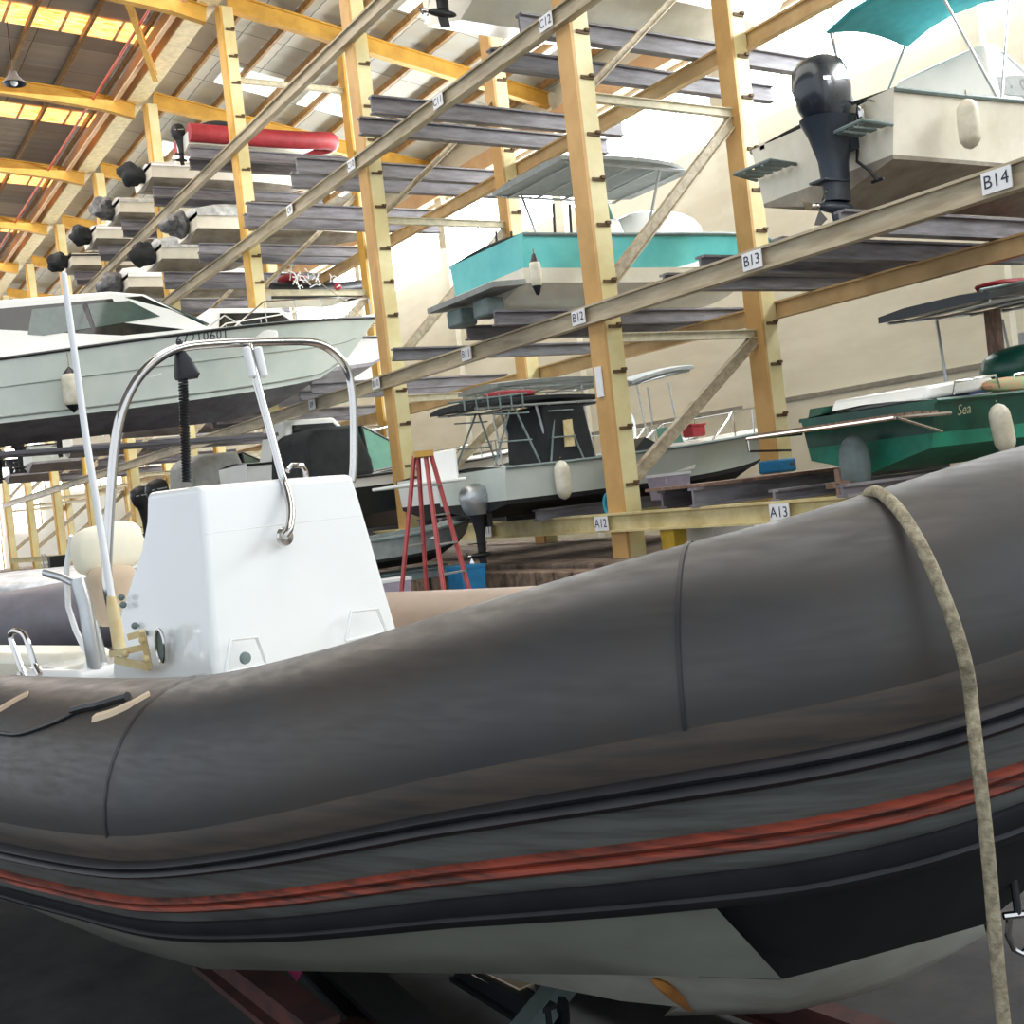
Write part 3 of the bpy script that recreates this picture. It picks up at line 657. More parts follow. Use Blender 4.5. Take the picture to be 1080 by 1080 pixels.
def rib(label, loc, L=4.2, W=1.7, r=.22, m=m_canvas, name='inflatable_boat'):
    t = T(name, label, 'boat', loc); pts = crom([(0,-W/2+r,.35),(L*.5,-W/2+r,.35),(L*.75,-W/2+r+.1,.4),(L*.95,-.25,.5),(L,0,.52),(L*.95,.25,.5),(L*.75,W/2-r-.1,.4),(L*.5,W/2-r,.35),(0,W/2-r,.35)], 5)
    b = MB(); b.tube(pts, r, 12); b.build('tube', m, t)
    h = Hull(L*.92, W*.7, .4, full=2); hull(t, h, m_white, m_cream_gel, None)
    return t
r1 = rib('red inflatable boat with dark stern on the topmost tier', (9.0, 27.3, 10.62), L=3.9, W=1.5, m=m_red); outboard(r1, .1, 0, .35, .6, m_black)
b = MB(); b.ell((.9,0,.62), (.55,.5,.2)); b.build('cover', m_canvas, r1)
group_bunk(27.3, 'D', 'under the red inflatable on the topmost tier')
r2 = wrapped('whitish boat with an uncovered motor on the topmost tier, beside the red inflatable', (8.9, 30.6, 10.65), L=5.2, seed=3, hullm=m_cream_gel, cov=m_plate, lump=.1); group_bunk(30.6, 'D', 'under the whitish boat of the topmost tier')
wrapped('low grey-covered boat, third on the topmost tier', (8.9, 34.0, 10.65), L=5, seed=6, lump=.12); group_bunk(34.0, 'D', 'under the third boat of the topmost tier')
wrapped('small white-covered boat, fourth on the topmost tier', (8.9, 37.0, 10.65), L=5, seed=9, cov=m_plate, lump=.12); group_bunk(37.0, 'D', 'under the fourth boat of the topmost tier')
wrapped('dark canvas-covered boat, fifth on the topmost tier', (8.9, 40.6, 10.65), L=5, seed=11, cov=m_canvas, lump=.12); group_bunk(40.6, 'D', 'under the fifth boat of the topmost tier')
wrapped('dark canvas-covered boat on the third tier in the sixth bay', (8.9, 37.1, 8.5), L=5.4, seed=15, cov=m_canvas, lump=.2); group_bunk(37.1, 'C', 'under the dark covered boat in the sixth bay')
r3 = rib('black inflatable boat with a red bundle, slung by white straps under the third tier', (11.3, 29.0, 7.2), L=3.0, W=1.5, m=m_black)
for x in (.5, 1.9):
    b = MB(); b.tube([(x,-.62,.6),(x,-.9,1.0)], .015, 6); b.tube([(x,.62,.6),(x,.9,1.0)], .015, 6); b.tube([(x,-.7,.3),(x,0,.02),(x,.7,.3)], .015, 6); b.build('strap', m_plate, r3)
b = MB(); b.ell((.7,-.3,.68), (.4,.4,.16)); b.build('strap_bundle', m_red, r3)
# --- tier A boats ------------------------------------------------------------------------------
w1 = T('fishing_boat', 'white open fishing boat on the lowest tier with black-sided tower and rod racks', 'boat', (8.6, 14.75, 1.22))
Hw = Hull(6.6, 2.3, .72, sheer=.38, full=2.4, dead=.26, kn=.75, rake=.16)
wh = hull(w1, Hw, m_hullg, m_botb, None, boot=1.2); deck(w1, Hw, m_white, m_dgrey, fore=.55)
outboard(w1, .08, -.35, .1, .72, m_silver, label='grey outboard motor', leg=m_black)
b = MB(); b.box((-.35,.25,.86), (.04,1.1,.42)); b.box((-.75,.2,.62), (.8,1.5,.05)); bev(b.build('stern_board', m_white, w1), .015)
rails(w1, Hw, .6, .97, .42, 4)
# tower legs, rod rack and dark enclosure
for sd in (-.6, .6):
    b = MB()
    for xa, xb in ((.1,.55),(.9,.6),(1.1,1.35),(1.7,1.45)): b.tube([(xa, sd, .75), (xb, sd*.85, 1.62)], .016, 6)
    for z in (1.1, 1.5): b.tube([(.2,sd,z),(.8,sd,z)], .012, 5); b.tube([(1.15,sd,z),(1.6,sd,z)], .012, 5)
    b.build('tower_frame', m_dgrey, w1)
b = MB(); b.prism([(1.05,.7),(1.1,1.62),(1.85,1.63),(2.0,.7)], 1, -.55, .55); bev(b.build('canvas_enclosure', m_canvas, w1), .05)
b = MB(); b.prism([(1.4,.95),(1.42,1.35),(1.58,1.36),(1.58,.95)], 1, -.58, -.56); b.build('life_jacket', m_ybrk, w1)
ttop(w1, -.2, 2.6, .62, 1.68, m_canvas, [(1.2,.5,1.0),(2.8,.5,2.4)], thick=.05, zdeck=.7)
b = MB()
for k in range(7): b.tube([(-.5+.2*k,-.5+.02*k,1.72),(.9+.15*k,-.45+.14*k,1.8)], .018, 5)
for k in range(6): b.tube([(-.3+.2*k,-.62,1.58),(-.3+.2*k,-.62,1.8)], .014, 5)
b.build('fishing_rod_rack', m_dgrey, w1)
b = MB(); b.ell((.75,-.2,1.82), (.42,.2,.06), e=.6); b.build('life_vest_bundle', m_red, w1)
b = MB(); b.prism([(2.75,.72),(3.1,1.0),(3.6,.75)], 1, -.4, .3); b.build('bow_cover', m_navy, w1)
console(w1, 4.0, .35, h=.45, w=.35)
fender('worn white fender with blue cap hanging on the tower fishing boat', tuple(on(591, 482, 1, 13.5)), .5, .115, .08, m_fend)
w2 = T('fishing_boat', 'white boat with pale flat hardtop and radar dome behind the tower fishing boat', 'boat', (9.4, 17.7, 1.25))
Hw2 = Hull(6.3, 2.2, .75, sheer=.35); hull(w2, Hw2, m_white, m_botb, None, boot=1.2); deck(w2, Hw2, m_white)
ttop(w2, 1.3, 4.2, .7, 2.25, m_gcanv, [(2.0,.5,1.9),(3.3,.5,3.2)], zdeck=.6)
ttop(w2, 4.5, 6.2, .45, 2.2, m_gcanv, [(4.8,.4,4.7),(5.6,.4,5.5)], zdeck=.8, name='bow_hardtop', lz=.25)
console(w2, 2.4, .3); b = MB(); b.ell((4.4,-.1,1.3), (.26,.26,.42), e=.8); b.build('radar_dome', m_plate, w2)
rails(w2, Hw2, .6, .97, .4, 4)
bx = T('box', 'red box on the foredeck rail of the tower fishing boat', 'box', tuple(on(732, 455, 1, 14.2))); b = MB(); b.box((0,0,0), (.3,.25,.18)); bev(b.build('body', m_red, bx), .03); b = MB(); b.box((0,0,.1), (.32,.27,.04)); bev(b.build('lid', m_red, bx), .01)
bunk(14.75, 'A', 9.3, 13.6, word='on the lowest tier below the tower fishing boat', h=.18, zoff=.1)
bunk(17.7, 'A', 9.3, 13.6, word='on the lowest tier below the pale hardtop boat', h=.18, zoff=.1)
bunk(11.3, 'A', 9.5, 14.5, word='on the lowest tier, empty, left of the green boat', h=.24, dy=.45, zoff=.13)
small_cruiser('motor_boat', 'dark-hulled white cruiser with black canvas cover and green-tinted windscreen', (7.95, 20.9, 1.2), L=5.7, B=2.3, H=1.0, top=m_white, bot=m_navy, canvas=m_canvas, glassm=m_gglass, boot=1.72)
bunk(20.9, 'A', 9.3, 13.6, word='below the cruiser with the black canvas', h=.16, zoff=.03)
small_cruiser('motor_boat', 'white cabin boat with dark windows behind the black-canvas cruiser', (8.2, 24.1, 1.3), L=4.4, B=2.0, H=1.5, fly=True)
bunk(24.1, 'A', 9.3, 13.6, word='below the white cabin boat with dark windows', h=.18)
# green boat
gb = T('fishing_boat', 'green fishing boat with wooden stern platform and dark hardtop at the right', 'boat', (10.6, 9.0, 1.32))
Hg = Hull(7.5, 2.12, .74, sheer=.5, full=2.5, dead=.3, kn=.72)
gh = hull(gb, Hg, m_green, m_emer, m_green, boot=1.35); deck(gb, Hg, mat('grey_deck', S(186,190,184), .5), m_green, fore=.5, depth=.35)
b = MB()
for k in range(5): b.box((-.12-.14*k, 0, .60), (.11, 2.1, .035))
pl = b.build('stern_platform', m_wood, gb, smooth=0)
b = MB(); b.tube([(.1,-1.08,.57),(-.82,-1.08,.57),(-.82,1.08,.57),(.1,1.08,.57)], .022, 6); b.tube([(-.8,1.1,.57),(-.8,1.1,.42),(-.1,1.1,.38)], .016, 6); b.tube([(-.8,-1.1,.57),(-.1,-1.1,.38)], .016, 6); b.build('platform_frame', m_steel, gb)
b = MB(); b.ell((-.3,-.05,.12), (.14,.19,.34), e=.85); b.build('stern_drive', m_dgrey, gb)
b = MB(); b.lathe([(.02,-.05),(.05,-.05),(.06,.06),(.02,.07)], (-.55,-.05,-.08), (-1,0,0)); b.box((-.6,-.05,-.08), (.03,.36,.07)); b.box((-.6,-.05,-.08), (.03,.07,.36)); b.build('propeller', m_wood, gb)
b = MB(); b.prism([(.2,.76),(.3,.92),(1.4,1.0),(1.6,.84)], 1, -.7, .7); bev(b.build('engine_hatch', m_white, gb), .04)
b = MB(); b.prism([(.1,.74),(.15,.86),(2.6,.98),(2.6,.8)], 1, .75, .95); b.build('coaming', m_green, gb)
for y in (-.85,.85):
    b = MB(); b.tube([(.5,y,.78),(.55,y,.92),(1.3,y,.97),(1.35,y,.82)], .016, 6); b.tube([(1.6,y,.82),(1.65,y,.96),(2.3,y,1.02),(2.35,y,.86)], .016, 6)
    b.build('grab_rail', m_steel, gb)
ttop(gb, 1.4, 5.0, .8, 1.95, m_navy, [(2.3,.55,2.4),(3.8,.55,3.8)], thick=.08, zdeck=.85, lz=.2)
b = MB()
for k in range(6): b.tube([(1.25+.12*k,-.8+.06*k,1.97),(3.2+.1*k,-.75+.12*k,2.2)], .016, 5)
b.build('fishing_rod_rack', m_dgrey, gb)
b = MB(); b.ell((3.1,-.2,2.15), (.9,.3,.06), e=.6); b.build('red_gear_bundle', m_red, gb)
b = MB(); b.box((2.75,.1,1.35), (.13,.16,1.1)); b.build('hardtop_pillar', m_wood, gb)
b = MB(); b.prism([(1.2,.78),(1.2,.92),(2.4,.98),(2.4,.84)], 1, -.3, .3); b.build('folded_blue_cover', mat('blue_canvas', S(50,70,120), .8), gb)
b = MB(); b.ell((1.9,-.75,.86), (.7,.14,.09), e=.7); b.build('rolled_net', mat('net_green_pink', S(110,180,130), .8, c2=S(216,130,110), scale=4), gb)
b = MB(); b.ell((3.0,-.2,1.1), (.7,.5,.3), e=.8); b.build('dark_net_heap', m_green, gb)
b = MB(); b.prism([(3.4,.8),(3.4,1.6),(3.7,1.6),(3.9,.8)], 1, -.7, .2); b.build('helm_console', m_plate, gb)
hull_text('Sea', .17, .5, .6, Hg, gh, gb, mat('gold_lettering', S(186,190,160), .5), lean=.08)
fender('yellowed white fender hanging on the green boat', tuple(on(1051, 424, 1, 7.78)), .5, .115, .05, m_fend, tilt=(.18,0))
bunk(9.0, 'A', 9.4, 14.6, word='below the green boat', h=.14, zoff=.12)
# dinghy and little things by the ladder
td = T('tender', 'small low grey tender on a trailer behind the red stepladder', 'boat', (6.4, 15.5, .66)); Hd = Hull(2.6, 1.4, .45, full=2.2)
m_tend = mat('tender_grey', S(156,164,160), .5); hull(td, Hd, m_tend, m_botb); deck(td, Hd, m_tend, m_dgrey, fore=.8, depth=.6)
for x in (.7, 1.5):
    b = MB(); b.box((x,0,.38), (.22,1.2,.04)); b.build('thwart', m_plate, td, smooth=0)
bt_ = T('boat_trailer', 'low grey trailer under the small tender', 'trailer', (6.3, 15.5, 0))
b = MB(); b.channel((0,-.4,.52),(2.4,-.4,.52),.1,.14,.015); b.channel((0,.4,.52),(2.4,.4,.52),.1,.14,.015); b.channel((.4,-.5,.45),(.4,.5,.45),.1,.12,.015); b.channel((2.1,-.5,.45),(2.1,.5,.45),.1,.12,.015); b.build('frame', m_dgrey, bt_)
for x in (.4, 2.1):
    for y in (-.5,.5):
        b = MB(); b.beam((x,y,0),(x,y,.42),.06,.06,up=(0,1,0)); b.build('leg', m_dgrey, bt_)
# ------------------------------------------------------------------ foreground inflatable, in its own frame (s forward, n across, h from eye)
K = .87; AX = math.radians(41.3); CA, SA = math.cos(AX), math.sin(AX)
RG = Vector((math.cos(TH), -math.sin(TH), 0)); DG = Vector((math.sin(TH), math.cos(TH), 0))
FW = RG*CA - DG*SA; PN = RG*SA + DG*CA
S0, N0, Z0 = -3.2, 2.8, .12
rbl = FW*(S0*K) + PN*(N0*K) + Vector((0,0,Z0))
RZ = math.atan2(FW.y, FW.x)
rb = T('inflatable_boat', 'large dark grey rigid inflatable boat with white console filling the foreground', 'boat', tuple(rbl), RZ)
def Q(s, n, h): return Vector(((s-S0)*K, (n-N0)*K, h*K+1.55-Z0))
def bp(px, py, **kw):              # sight line through a photo point meets s=, n= or h= ; boat coordinates
    d = ray(px, py); c = (d.dot(FW), d.dot(PN), d.z); k, v = list(kw.items())[0]; i = 'snh'.index(k); t = v/c[i]
    return (c[0]*t, c[1]*t, c[2]*t)
def qp(px, py, **kw): return Q(*bp(px, py, **kw))
# centre line of the buoyancy tube: (s, n, h of top)
near = [(-6.2,1.73,-.42),(-5.4,1.73,-.42),(-4.6,1.73,-.42),(-3.4,1.73,-.42),(-2.75,1.75,-.40),(-2.3,1.80,-.34),(-1.85,1.88,-.25),(-1.4,2.0,-.16),(-1.08,2.185,-.10),(-.83,2.54,-.03)]
path = near + [(-.76,2.8,-.01)] + [(s, 5.6-n, h) for s, n, h in near[::-1]]
PT = crom(path, 8); RT = .32
def frame(i):
    a, c = PT[max(i-1,0)], PT[min(i+1,len(PT)-1)]; t = Vector((c[0]-a[0], c[1]-a[1], 0)).normalized()
    return Vector((PT[i][0], PT[i][1], PT[i][2]-rt(i))), Vector((t.y, -t.x, 0))     # centre, outward
def rt(i): s = PT[i][0]; return RT - .020*max(0, min(1, (s+2.7)/.9))
def wsc(i): s = PT[i][0]; return .74 + .30*max(0, min(1, (s+3.0)/1.8))
def sweep(prof, i0=0, i1=None, seg=None):
    rows = []
    for i in range(i0, (i1 or len(PT))):
        c, o = frame(i); w = wsc(i); row = []
        for (oo, uu) in prof:
            if uu < -.03 and oo > 0: uu = -.03+(uu+.03)*w
            k_ = rt(i)/RT; q = c+o*oo*k_; row.append(Q(q.x, q.y, c.z+(uu*k_ if uu > 0 else uu)))
        rows.append(row)
    return rows
circ = [(RT*math.sin(math.radians(a)), RT*math.cos(math.radians(a))) for a in range(100, -221, -10)]
NI = len(PT)
b = MB(); b.grid(sweep(circ, 0, NI//2+4)); b.f += [tuple(range(len(circ)))]; b.m += [0]
tube_near = b.build('buoyancy_tube', m_tube, rb, 'dark grey weathered side and bow tube')
b = MB(); b.grid(sweep(circ, NI//2+3)); b.build('buoyancy_tube', m_tubef, rb, 'beige far side tube')  # far half of the tube coloured beige
def strake(name, prof, m, label=None): b = MB(); b.grid(sweep(prof)); return b.build(name, m, rb, label, smooth=50)
strake('worn_tube_edge', [(.316,-.022),(.323,-.03),(.322,-.07),(.318,-.102)], m_worn, 'rusty brown scuffed band')
strake('rubbing_strake', [(.315,-.10),(.345,-.103),(.352,-.112),(.345,-.120),(.338,-.123),(.350,-.128),(.354,-.138),(.345,-.147),(.305,-.150)], m_dstr, 'dark ribbed upper strake')
strake('side_band', [(.305,-.148),(.318,-.155),(.312,-.205),(.305,-.222)], m_gstr, 'dirty grey band')
strake('rubbing_strake', [(.30,-.218),(.322,-.222),(.328,-.230),(.320,-.238),(.314,-.240),(.322,-.244),(.324,-.254),(.314,-.262),(.29,-.264)], m_rstr, 'faded red ribbed strake')
strake('side_band', [(.295,-.262),(.300,-.268),(.294,-.295),(.285,-.300)], m_gstr, 'dirty grey lower band')
strake('tube_skirt', [(.285,-.298),(.296,-.305),(.290,-.335),(.278,-.345),(.284,-.352),(.268,-.372),(.235,-.380),(.15,-.37)], m_dstr, 'dark lower skirt')
# seams around the tube
for s_ in (-2.72, -1.30):
    i = min(range(NI//2), key=lambda k: abs(PT[k][0]-s_)); c, o = frame(i); b = MB()
    cn = Vector((PT[i+1][0]-PT[i][0], PT[i+1][1]-PT[i][1], 0)).normalized()*.004
    rows = []
    for dd in (-1, 1):
        rows.append([Q(*(c+o*(rt(i)+.003)*math.sin(a)+cn*dd+Vector((0,0,(rt(i)+.003)*math.cos(a))))) for a in [math.radians(x) for x in range(-80, 96, 5)]])
    b.grid(rows); b.build('tube_seam', m_dstr, rb, smooth=60)
# hull below the tube
def mir(p): return (p[0], 5.6-p[1], p[2])
Ts = [-6.3,-5.5,-4.8,-3.9,-3.2,-2.7,-2.3,-2.0,-1.75,-1.5,-1.33]
def tpt(s, dn):                   # under the outer skirt of the near tube at station s
    i = min(range(NI//2+1), key=lambda k: abs(PT[k][0]-s)); c, o = frame(i); q = c+o*dn; return (q.x, q.y, c.z-.03-.33*wsc(i))
Cpx = [None, None, (-0,940,1.84), (130,998,1.85), (215,1022,1.86), (310,1024,1.87), (420,1026,1.88), (540,1027,1.92), (640,1028,1.97), (740,1030,2.02), (825,1033,2.10)]
rowT, rowC, rowK = [], [], []
for s, c in zip(Ts, Cpx):
    C_ = bp(c[0], c[1], n=c[2]) if c else (s, 1.86, -1.0)
    rowC.append(C_); t = tpt(max(s, C_[0]-.12) if c else s, .24); rowT.append(t); rowK.append((C_[0], 2.8, -1.50))
rowC[0] = (-6.3, 1.86, -1.12); rowC[1] = (-5.5, 1.86, -1.12)
if rowC[2][0] > -4.0: pass
bow = [((930,1005,2.42), .55), ((1040,975,2.8), 1.0)]
rows = []
for i in range(len(Ts)): rows.append([Q(*rowT[i]), Q(*[(a+c)/2 for a, c in zip(rowT[i], rowC[i])]), Q(*rowC[i]), Q(rowC[i][0], rowC[i][1]+(.1 if i < len(Ts)-2 else .004), rowC[i][2]-(.015 if i < len(Ts)-2 else 0))])
b = MB(); b.grid(rows)
b.grid([[Q(*mir(((p.x/K)+S0, (p.y/K)+N0, (p.z-1.55+Z0)/K))) for p in r] for r in rows])
b.build('hull_side', m_ribh, rb, 'grey-green hull side under the skirt', smooth=30)
# white V bottom rising to the stem
kline = [(-7.4,-1.50),(-5,-1.50),(-3,-1.50),(-2.2,-1.49)]
kp = [bp(700,1072,n=2.8), bp(830,1068,n=2.8), bp(900,1052,n=2.8), bp(950,1035,n=2.8), bp(1000,1008,n=2.8), bp(1040,978,n=2.8)]
cp = [bp(740,1030,n=2.12), bp(825,1033,n=2.14), bp(880,1019,n=2.3), bp(930,1005,n=2.45), bp(985,990,n=2.62), bp(1038,975,n=2.79)]
bot = [[(-6.3,1.95,-1.14),(-6.3,2.35,-1.42),(-6.3,2.8,-1.50)],[(-5,1.95,-1.14),(-5,2.35,-1.42),(-5,2.8,-1.5)],[(-3,1.96,-1.10),(-3,2.35,-1.4),(-3,2.8,-1.50)],[(-2.3,1.98,-1.06),(-2.3,2.36,-1.39),(-2.3,2.8,-1.50)],[(-1.9,2.02,-1.05),(-1.9,2.38,-1.38),(-1.9,2.8,-1.5)]]
for a, c in zip(cp, kp): bot.append([a, tuple((x+y)/2+(0,0,-.02)[q] for q, (x, y) in enumerate(zip(a, c))), c])
b = MB(); b.grid([[Q(*p) for p in r] + [Q(*mir(p)) for p in r[::-1][1:]] for r in bot]); b.build('hull_bottom', m_ribk, rb, 'white V-shaped hull bottom', smooth=50)
# black bow surface between skirt and white bottom
blk = []
tops = [tpt(-1.62,.22), tpt(-1.45,.21), tpt(-1.15,.18), tpt(-.95,.15), tpt(-.8,.12), (-.70,2.8,-.68)]
for k, (a, c) in enumerate(zip(tops, cp)): 
    c = (c[0]-.0, c[1]-.01, c[2]+.003); blk.append([a, tuple(x*.55+y*.45 for x, y in zip(a, c)), c])
blk[-1] = [(-.72,2.8,-.66),(-.80,2.8,-.93),cp[-1]]
ap = bp(780,965,n=2.0)
b = MB(); b.grid([[Q(*p) for p in r] for r in blk]); b.grid([[Q(*mir(p)) for p in r] for r in blk]); o = b.build('bow_panel', m_bowb, rb, 'black bow underside'); 
# transom and deck
b = MB(); b.box(Q(-6.15,2.8,-1.05), (.08,1.7*K*1.2,.5*K)); b.build('transom', m_ribh, rb)
b = MB(); d0 = [(-6.2,1.75),(-3,1.75),(-2,1.95),(-1.4,2.15),(-1.0,2.5),(-.9,2.8)]; poly = [Q(s,n,-.86) for s, n in d0]+[Q(s,5.6-n,-.86) for s, n in d0[::-1][1:]]
b.add(poly+[p-Vector((0,0,.04)) for p in poly], [tuple(range(len(poly)))]+[tuple(range(2*len(poly)-1, len(poly)-1, -1))]+[(i,(i+1)%len(poly),len(poly)+(i+1)%len(poly),len(poly)+i) for i in range(len(poly))])
b.build('deck', m_cream_gel, rb, smooth=0)
# console
b = MB()
def ring(s_front, s_back, n0, n1, h, nb0=None, nb1=None, hb=None):
    nb0 = n0 if nb0 is None else nb0; nb1 = n1 if nb1 is None else nb1; hb = h if hb is None else hb
    return [Q(s_front,n0,h), Q(s_front,(n0+n1)/2,h+.004), Q(s_front,n1,h), Q(s_back,nb1,hb), Q(s_back,(nb0+nb1)/2,hb), Q(s_back,nb0,hb)]
lv_ = [ring(-3.52,-4.30,2.31,3.29,-.88), ring(-3.57,-4.30,2.355,3.262,-.52), ring(-3.60,-4.24,2.382,3.24,-.30), ring(-3.632,-4.08,2.412,3.215,-.06), ring(-3.647,-4.04,2.426,3.203,.05), ring(-3.662,-4.03,2.438,3.19,.158,hb=.165)]
b.grid(lv_, close_v=True); b.f.append(tuple(range(30,36))); b.m.append(0); b.f.append(tuple(range(6))); b.m.append(0)
con = bev(b.build('console', m_cons, rb, smooth=25), .022, 4)
for m_ in (0,):
    for (x0_, x1_, y0_, y1_) in ((235,278,672,702),(362,405,642,668)):
        b = MB(); P4 = [(x0_,y1_+8),(x0_+6,y0_+3),(x1_-10,y0_),(x1_,y1_-2)]; pts = [qp(px,py,s=-3.525)+Vector((.012,0,0)) for px, py in P4]
        b.tube(pts+[pts[0]], .007, 6); b.build('recess_rim', m_cons, con)
b = MB(); c_ = qp(258,694,s=-3.52); b.lathe([(.0,.012),(.018,.01),(.02,0)], c_, (1,0,0)); b.build('deck_plate', m_dgrey, con)
# seam across the upper front and along the side
b = MB(); b.tube([Q(-3.639,2.43,-.02), Q(-3.638,2.8,-.018), Q(-3.639,3.19,-.02)], .0022, 5); b.build('front_crease', m_cons, con)
b = MB(); c_ = qp(171,681,n=2.335); e1 = Vector((0,-1,.05))
b.tube([c_+Vector((.032*math.cos(a)*.8,-.006,.055*math.sin(a))) for a in [2*PI*k/20 for k in range(20)]], .006, 6, closed=True); b.build('oval_port', m_steel, con)
b = MB(); b.lathe([(.0001,.003),(.7,.003),(.72,0)], (0,0,0), (0,-1,0)); b.v = [tuple(Vector((v[0]*.034, v[1], v[2]*.07))+c_) for v in b.v]; b.build('port_lens', m_dgrey, con)
for (px, py) in ((128,630),(130,638),(142,660),(152,668)):
    b = MB(); b.ell(qp(px,py,n=2.36), (.012,.012,.012), nu=10, nv=6); b.build('screw_head', m_dgrey, con)
b = MB()
for p, q in (((117,690),(150,683)),((150,665),(158,704)),((122,696),(158,704)),((135,672),(150,668))): b.beam(qp(*p,n=2.27), qp(*q,n=2.31), .016, .022)
for px, py in ((132,690),(150,675),(154,695)): b.ell(qp(px,py,n=2.27), (.013,.012,.013), nu=10, nv=6)
b.build('antenna_bracket', m_ybrk, rb, 'yellowed plastic hinge bracket')
# low curved rail behind the console top
b = MB(); b.tube([qp(*p,s=-4.0) for p in ((303,497),(308,491),(318,491),(322,497),(323,504))], .011, 8); b.build('wheel_rim', m_steel, con)
# stainless arch
sA = -3.8
pa = [(120,650),(114,622),(113,590),(117,520),(122,465),(130,430),(145,400),(167,378),(190,367),(220,363),(262,361),(300,360),(330,361),(350,370),(365,388),(371,410),(373,440),(373,488),(371,508)]
b = MB(); b.tube([qp(px,py,s=sA) for px, py in crom(pa, 4)], .0155, 12); b.build('grab_arch', m_steel, rb, 'polished steel arch over the console')
e0 = bp(262,363,s=sA); e1_ = bp(301,565,s=-3.6)
mid = lambda px, py, t: qp(px,py,s=sA+(-3.53-sA)*t)
b = MB(); b.tube([mid(*p, t) for p, t in zip(crom([(262,363),(270,400),(284,450),(297,500),(304,522),(307,540),(305,558),(300,566)], 4), [min(1, i/24) for i in range(29)])], .0145, 12); st = b.build('arch_strut', m_steel, rb)
b = MB(); b.lathe([(.0,.012),(.03,.01),(.034,0)], qp(300,566,s=-3.59), (1,0,0)); b.build('strut_foot', m_steel, st)
for px in (259.5, 271.5):
    b = MB(); a0, a1 = qp(px,366,s=-3.76), qp(px+7,398,s=-3.75); b.tube([a0, a0+(a1-a0)*.05, a0+(a1-a0)*.95, a1], [.010,.0155,.0155,.010], 12); b.build('clamp_light', m_plate, st, 'white cylinder clamped beside the strut')
# microphone on its coiled cord, hung from the arch
mc = T('radio_microphone', 'black radio microphone hanging on a coiled cord from the steel arch', 'microphone', (0,0,0))
def wq(px, py, **kw): q = qp(px, py, **kw); return Matrix.Rotation(RZ, 4, 'Z') @ q + rbl
m0 = wq(190, 366, s=-3.8); mc.location = m0
D_ = lambda px, py: wq(px, py, s=-3.8)-m0
b = MB(); rows = []
for t, w_, px, py in ((0,.012,191,370),(.1,.022,191,374),(.5,.034,194,384),(.85,.045,197,395),(1,.038,197,400)):
    c = D_(px, py); rows.append([c+Vector(RG)*(w_*math.cos(a))+DG*(w_*.5*math.sin(a)) for a in [2*PI*k/14 for k in range(14)]])
b.grid(rows, close_v=True); b.f += [tuple(range(14)), tuple(56+k for k in range(14))]; b.m += [0,0]; b.build('microphone_body', m_black, mc)
b = MB(); b.tube([D_(189,360), D_(191,371)], .012, 8); b.build('hook', m_black, mc)
b = MB(); pts = []; a0, a1 = D_(193,400), D_(197,508); n = 420
for k in range(n+1):
    t = k/n; a = t*2*PI*34; pts.append(a0+(a1-a0)*t + RG*(.013*math.cos(a)) + DG*(.013*math.sin(a)))
b.tube(pts, .0045, 5); b.build('coiled_cord', m_black, mc)
# whip antenna
an = T('whip_antenna', 'long white whip antenna with a yellowed base, leaning beside the console', 'antenna', tuple(wq(125,682,n=2.02)))
a_b = wq(125,682,n=2.02); W_ = lambda px, py: wq(px, py, n=2.02)-a_b
b = MB(); b.tube([W_(118,632), W_(92,470), W_(67,288)], [.011,.0105,.009], 10); b.build('whip', m_plate, an)
b = MB(); b.tube([W_(126,684), W_(119,640), W_(117,628)], [.019,.018,.012], 12); b.build('base', m_ybrk, an)
# leaning post: cushion, roll and pipes
b = MB(); b.ell(qp(114,578,n=2.75), (.07,.15,.10), e=.6, R=Matrix.Rotation(.12,3,'X')); b.build('backrest', m_cvinyl, rb, 'cream backrest')
b = MB(); b.ell(qp(120,628,n=2.70), (.075,.10,.12), e=.55); b.build('seat', m_beige, rb, 'brownish beige bolster seat')
b = MB(); b.tube([qp(px,py,n=2.45) for px, py in ((48,604),(66,609),(82,617))], .016, 10); b.build('arm_rest', m_silver, rb)
b = MB(); b.tube([qp(px,py,n=2.40) for px, py in ((82,612),(90,640),(98,690),(104,735))], .026, 12); b.build('seat_post', m_silver, rb)
b = MB(); b.tube([qp(px,py,n=2.5) for px, py in ((98,655),(106,690),(113,735))], .018, 12); b.build('seat_post', m_silver, rb)
b = MB(); b.tube([qp(px,py,n=2.6) for px, py in ((76,565),(70,600),(72,640),(80,665),(92,690))], .012, 8); b.build('seat_frame', m_plate, rb)
b = MB(); c0 = Q(-4.75,2.8,-.72); b.box(c0, (.5,.9,.34)); bev(b.build('seat_locker', m_cons, rb), .04)
b = MB(); p0 = qp(30,712,n=2.5); b.box(p0+Vector((-.25,.1,-.02)), (1.1,.25,.22)); bev(b.build('stern_locker', m_cream_gel, rb), .04)
b = MB(); b.tube([qp(px,py,n=2.0) for px, py in crom([(26,714),(17,690),(11,672),(14,666),(22,667),(28,674),(36,700),(42,712)], 3)], .010, 8); b.build('grab_handle', m_steel, rb)
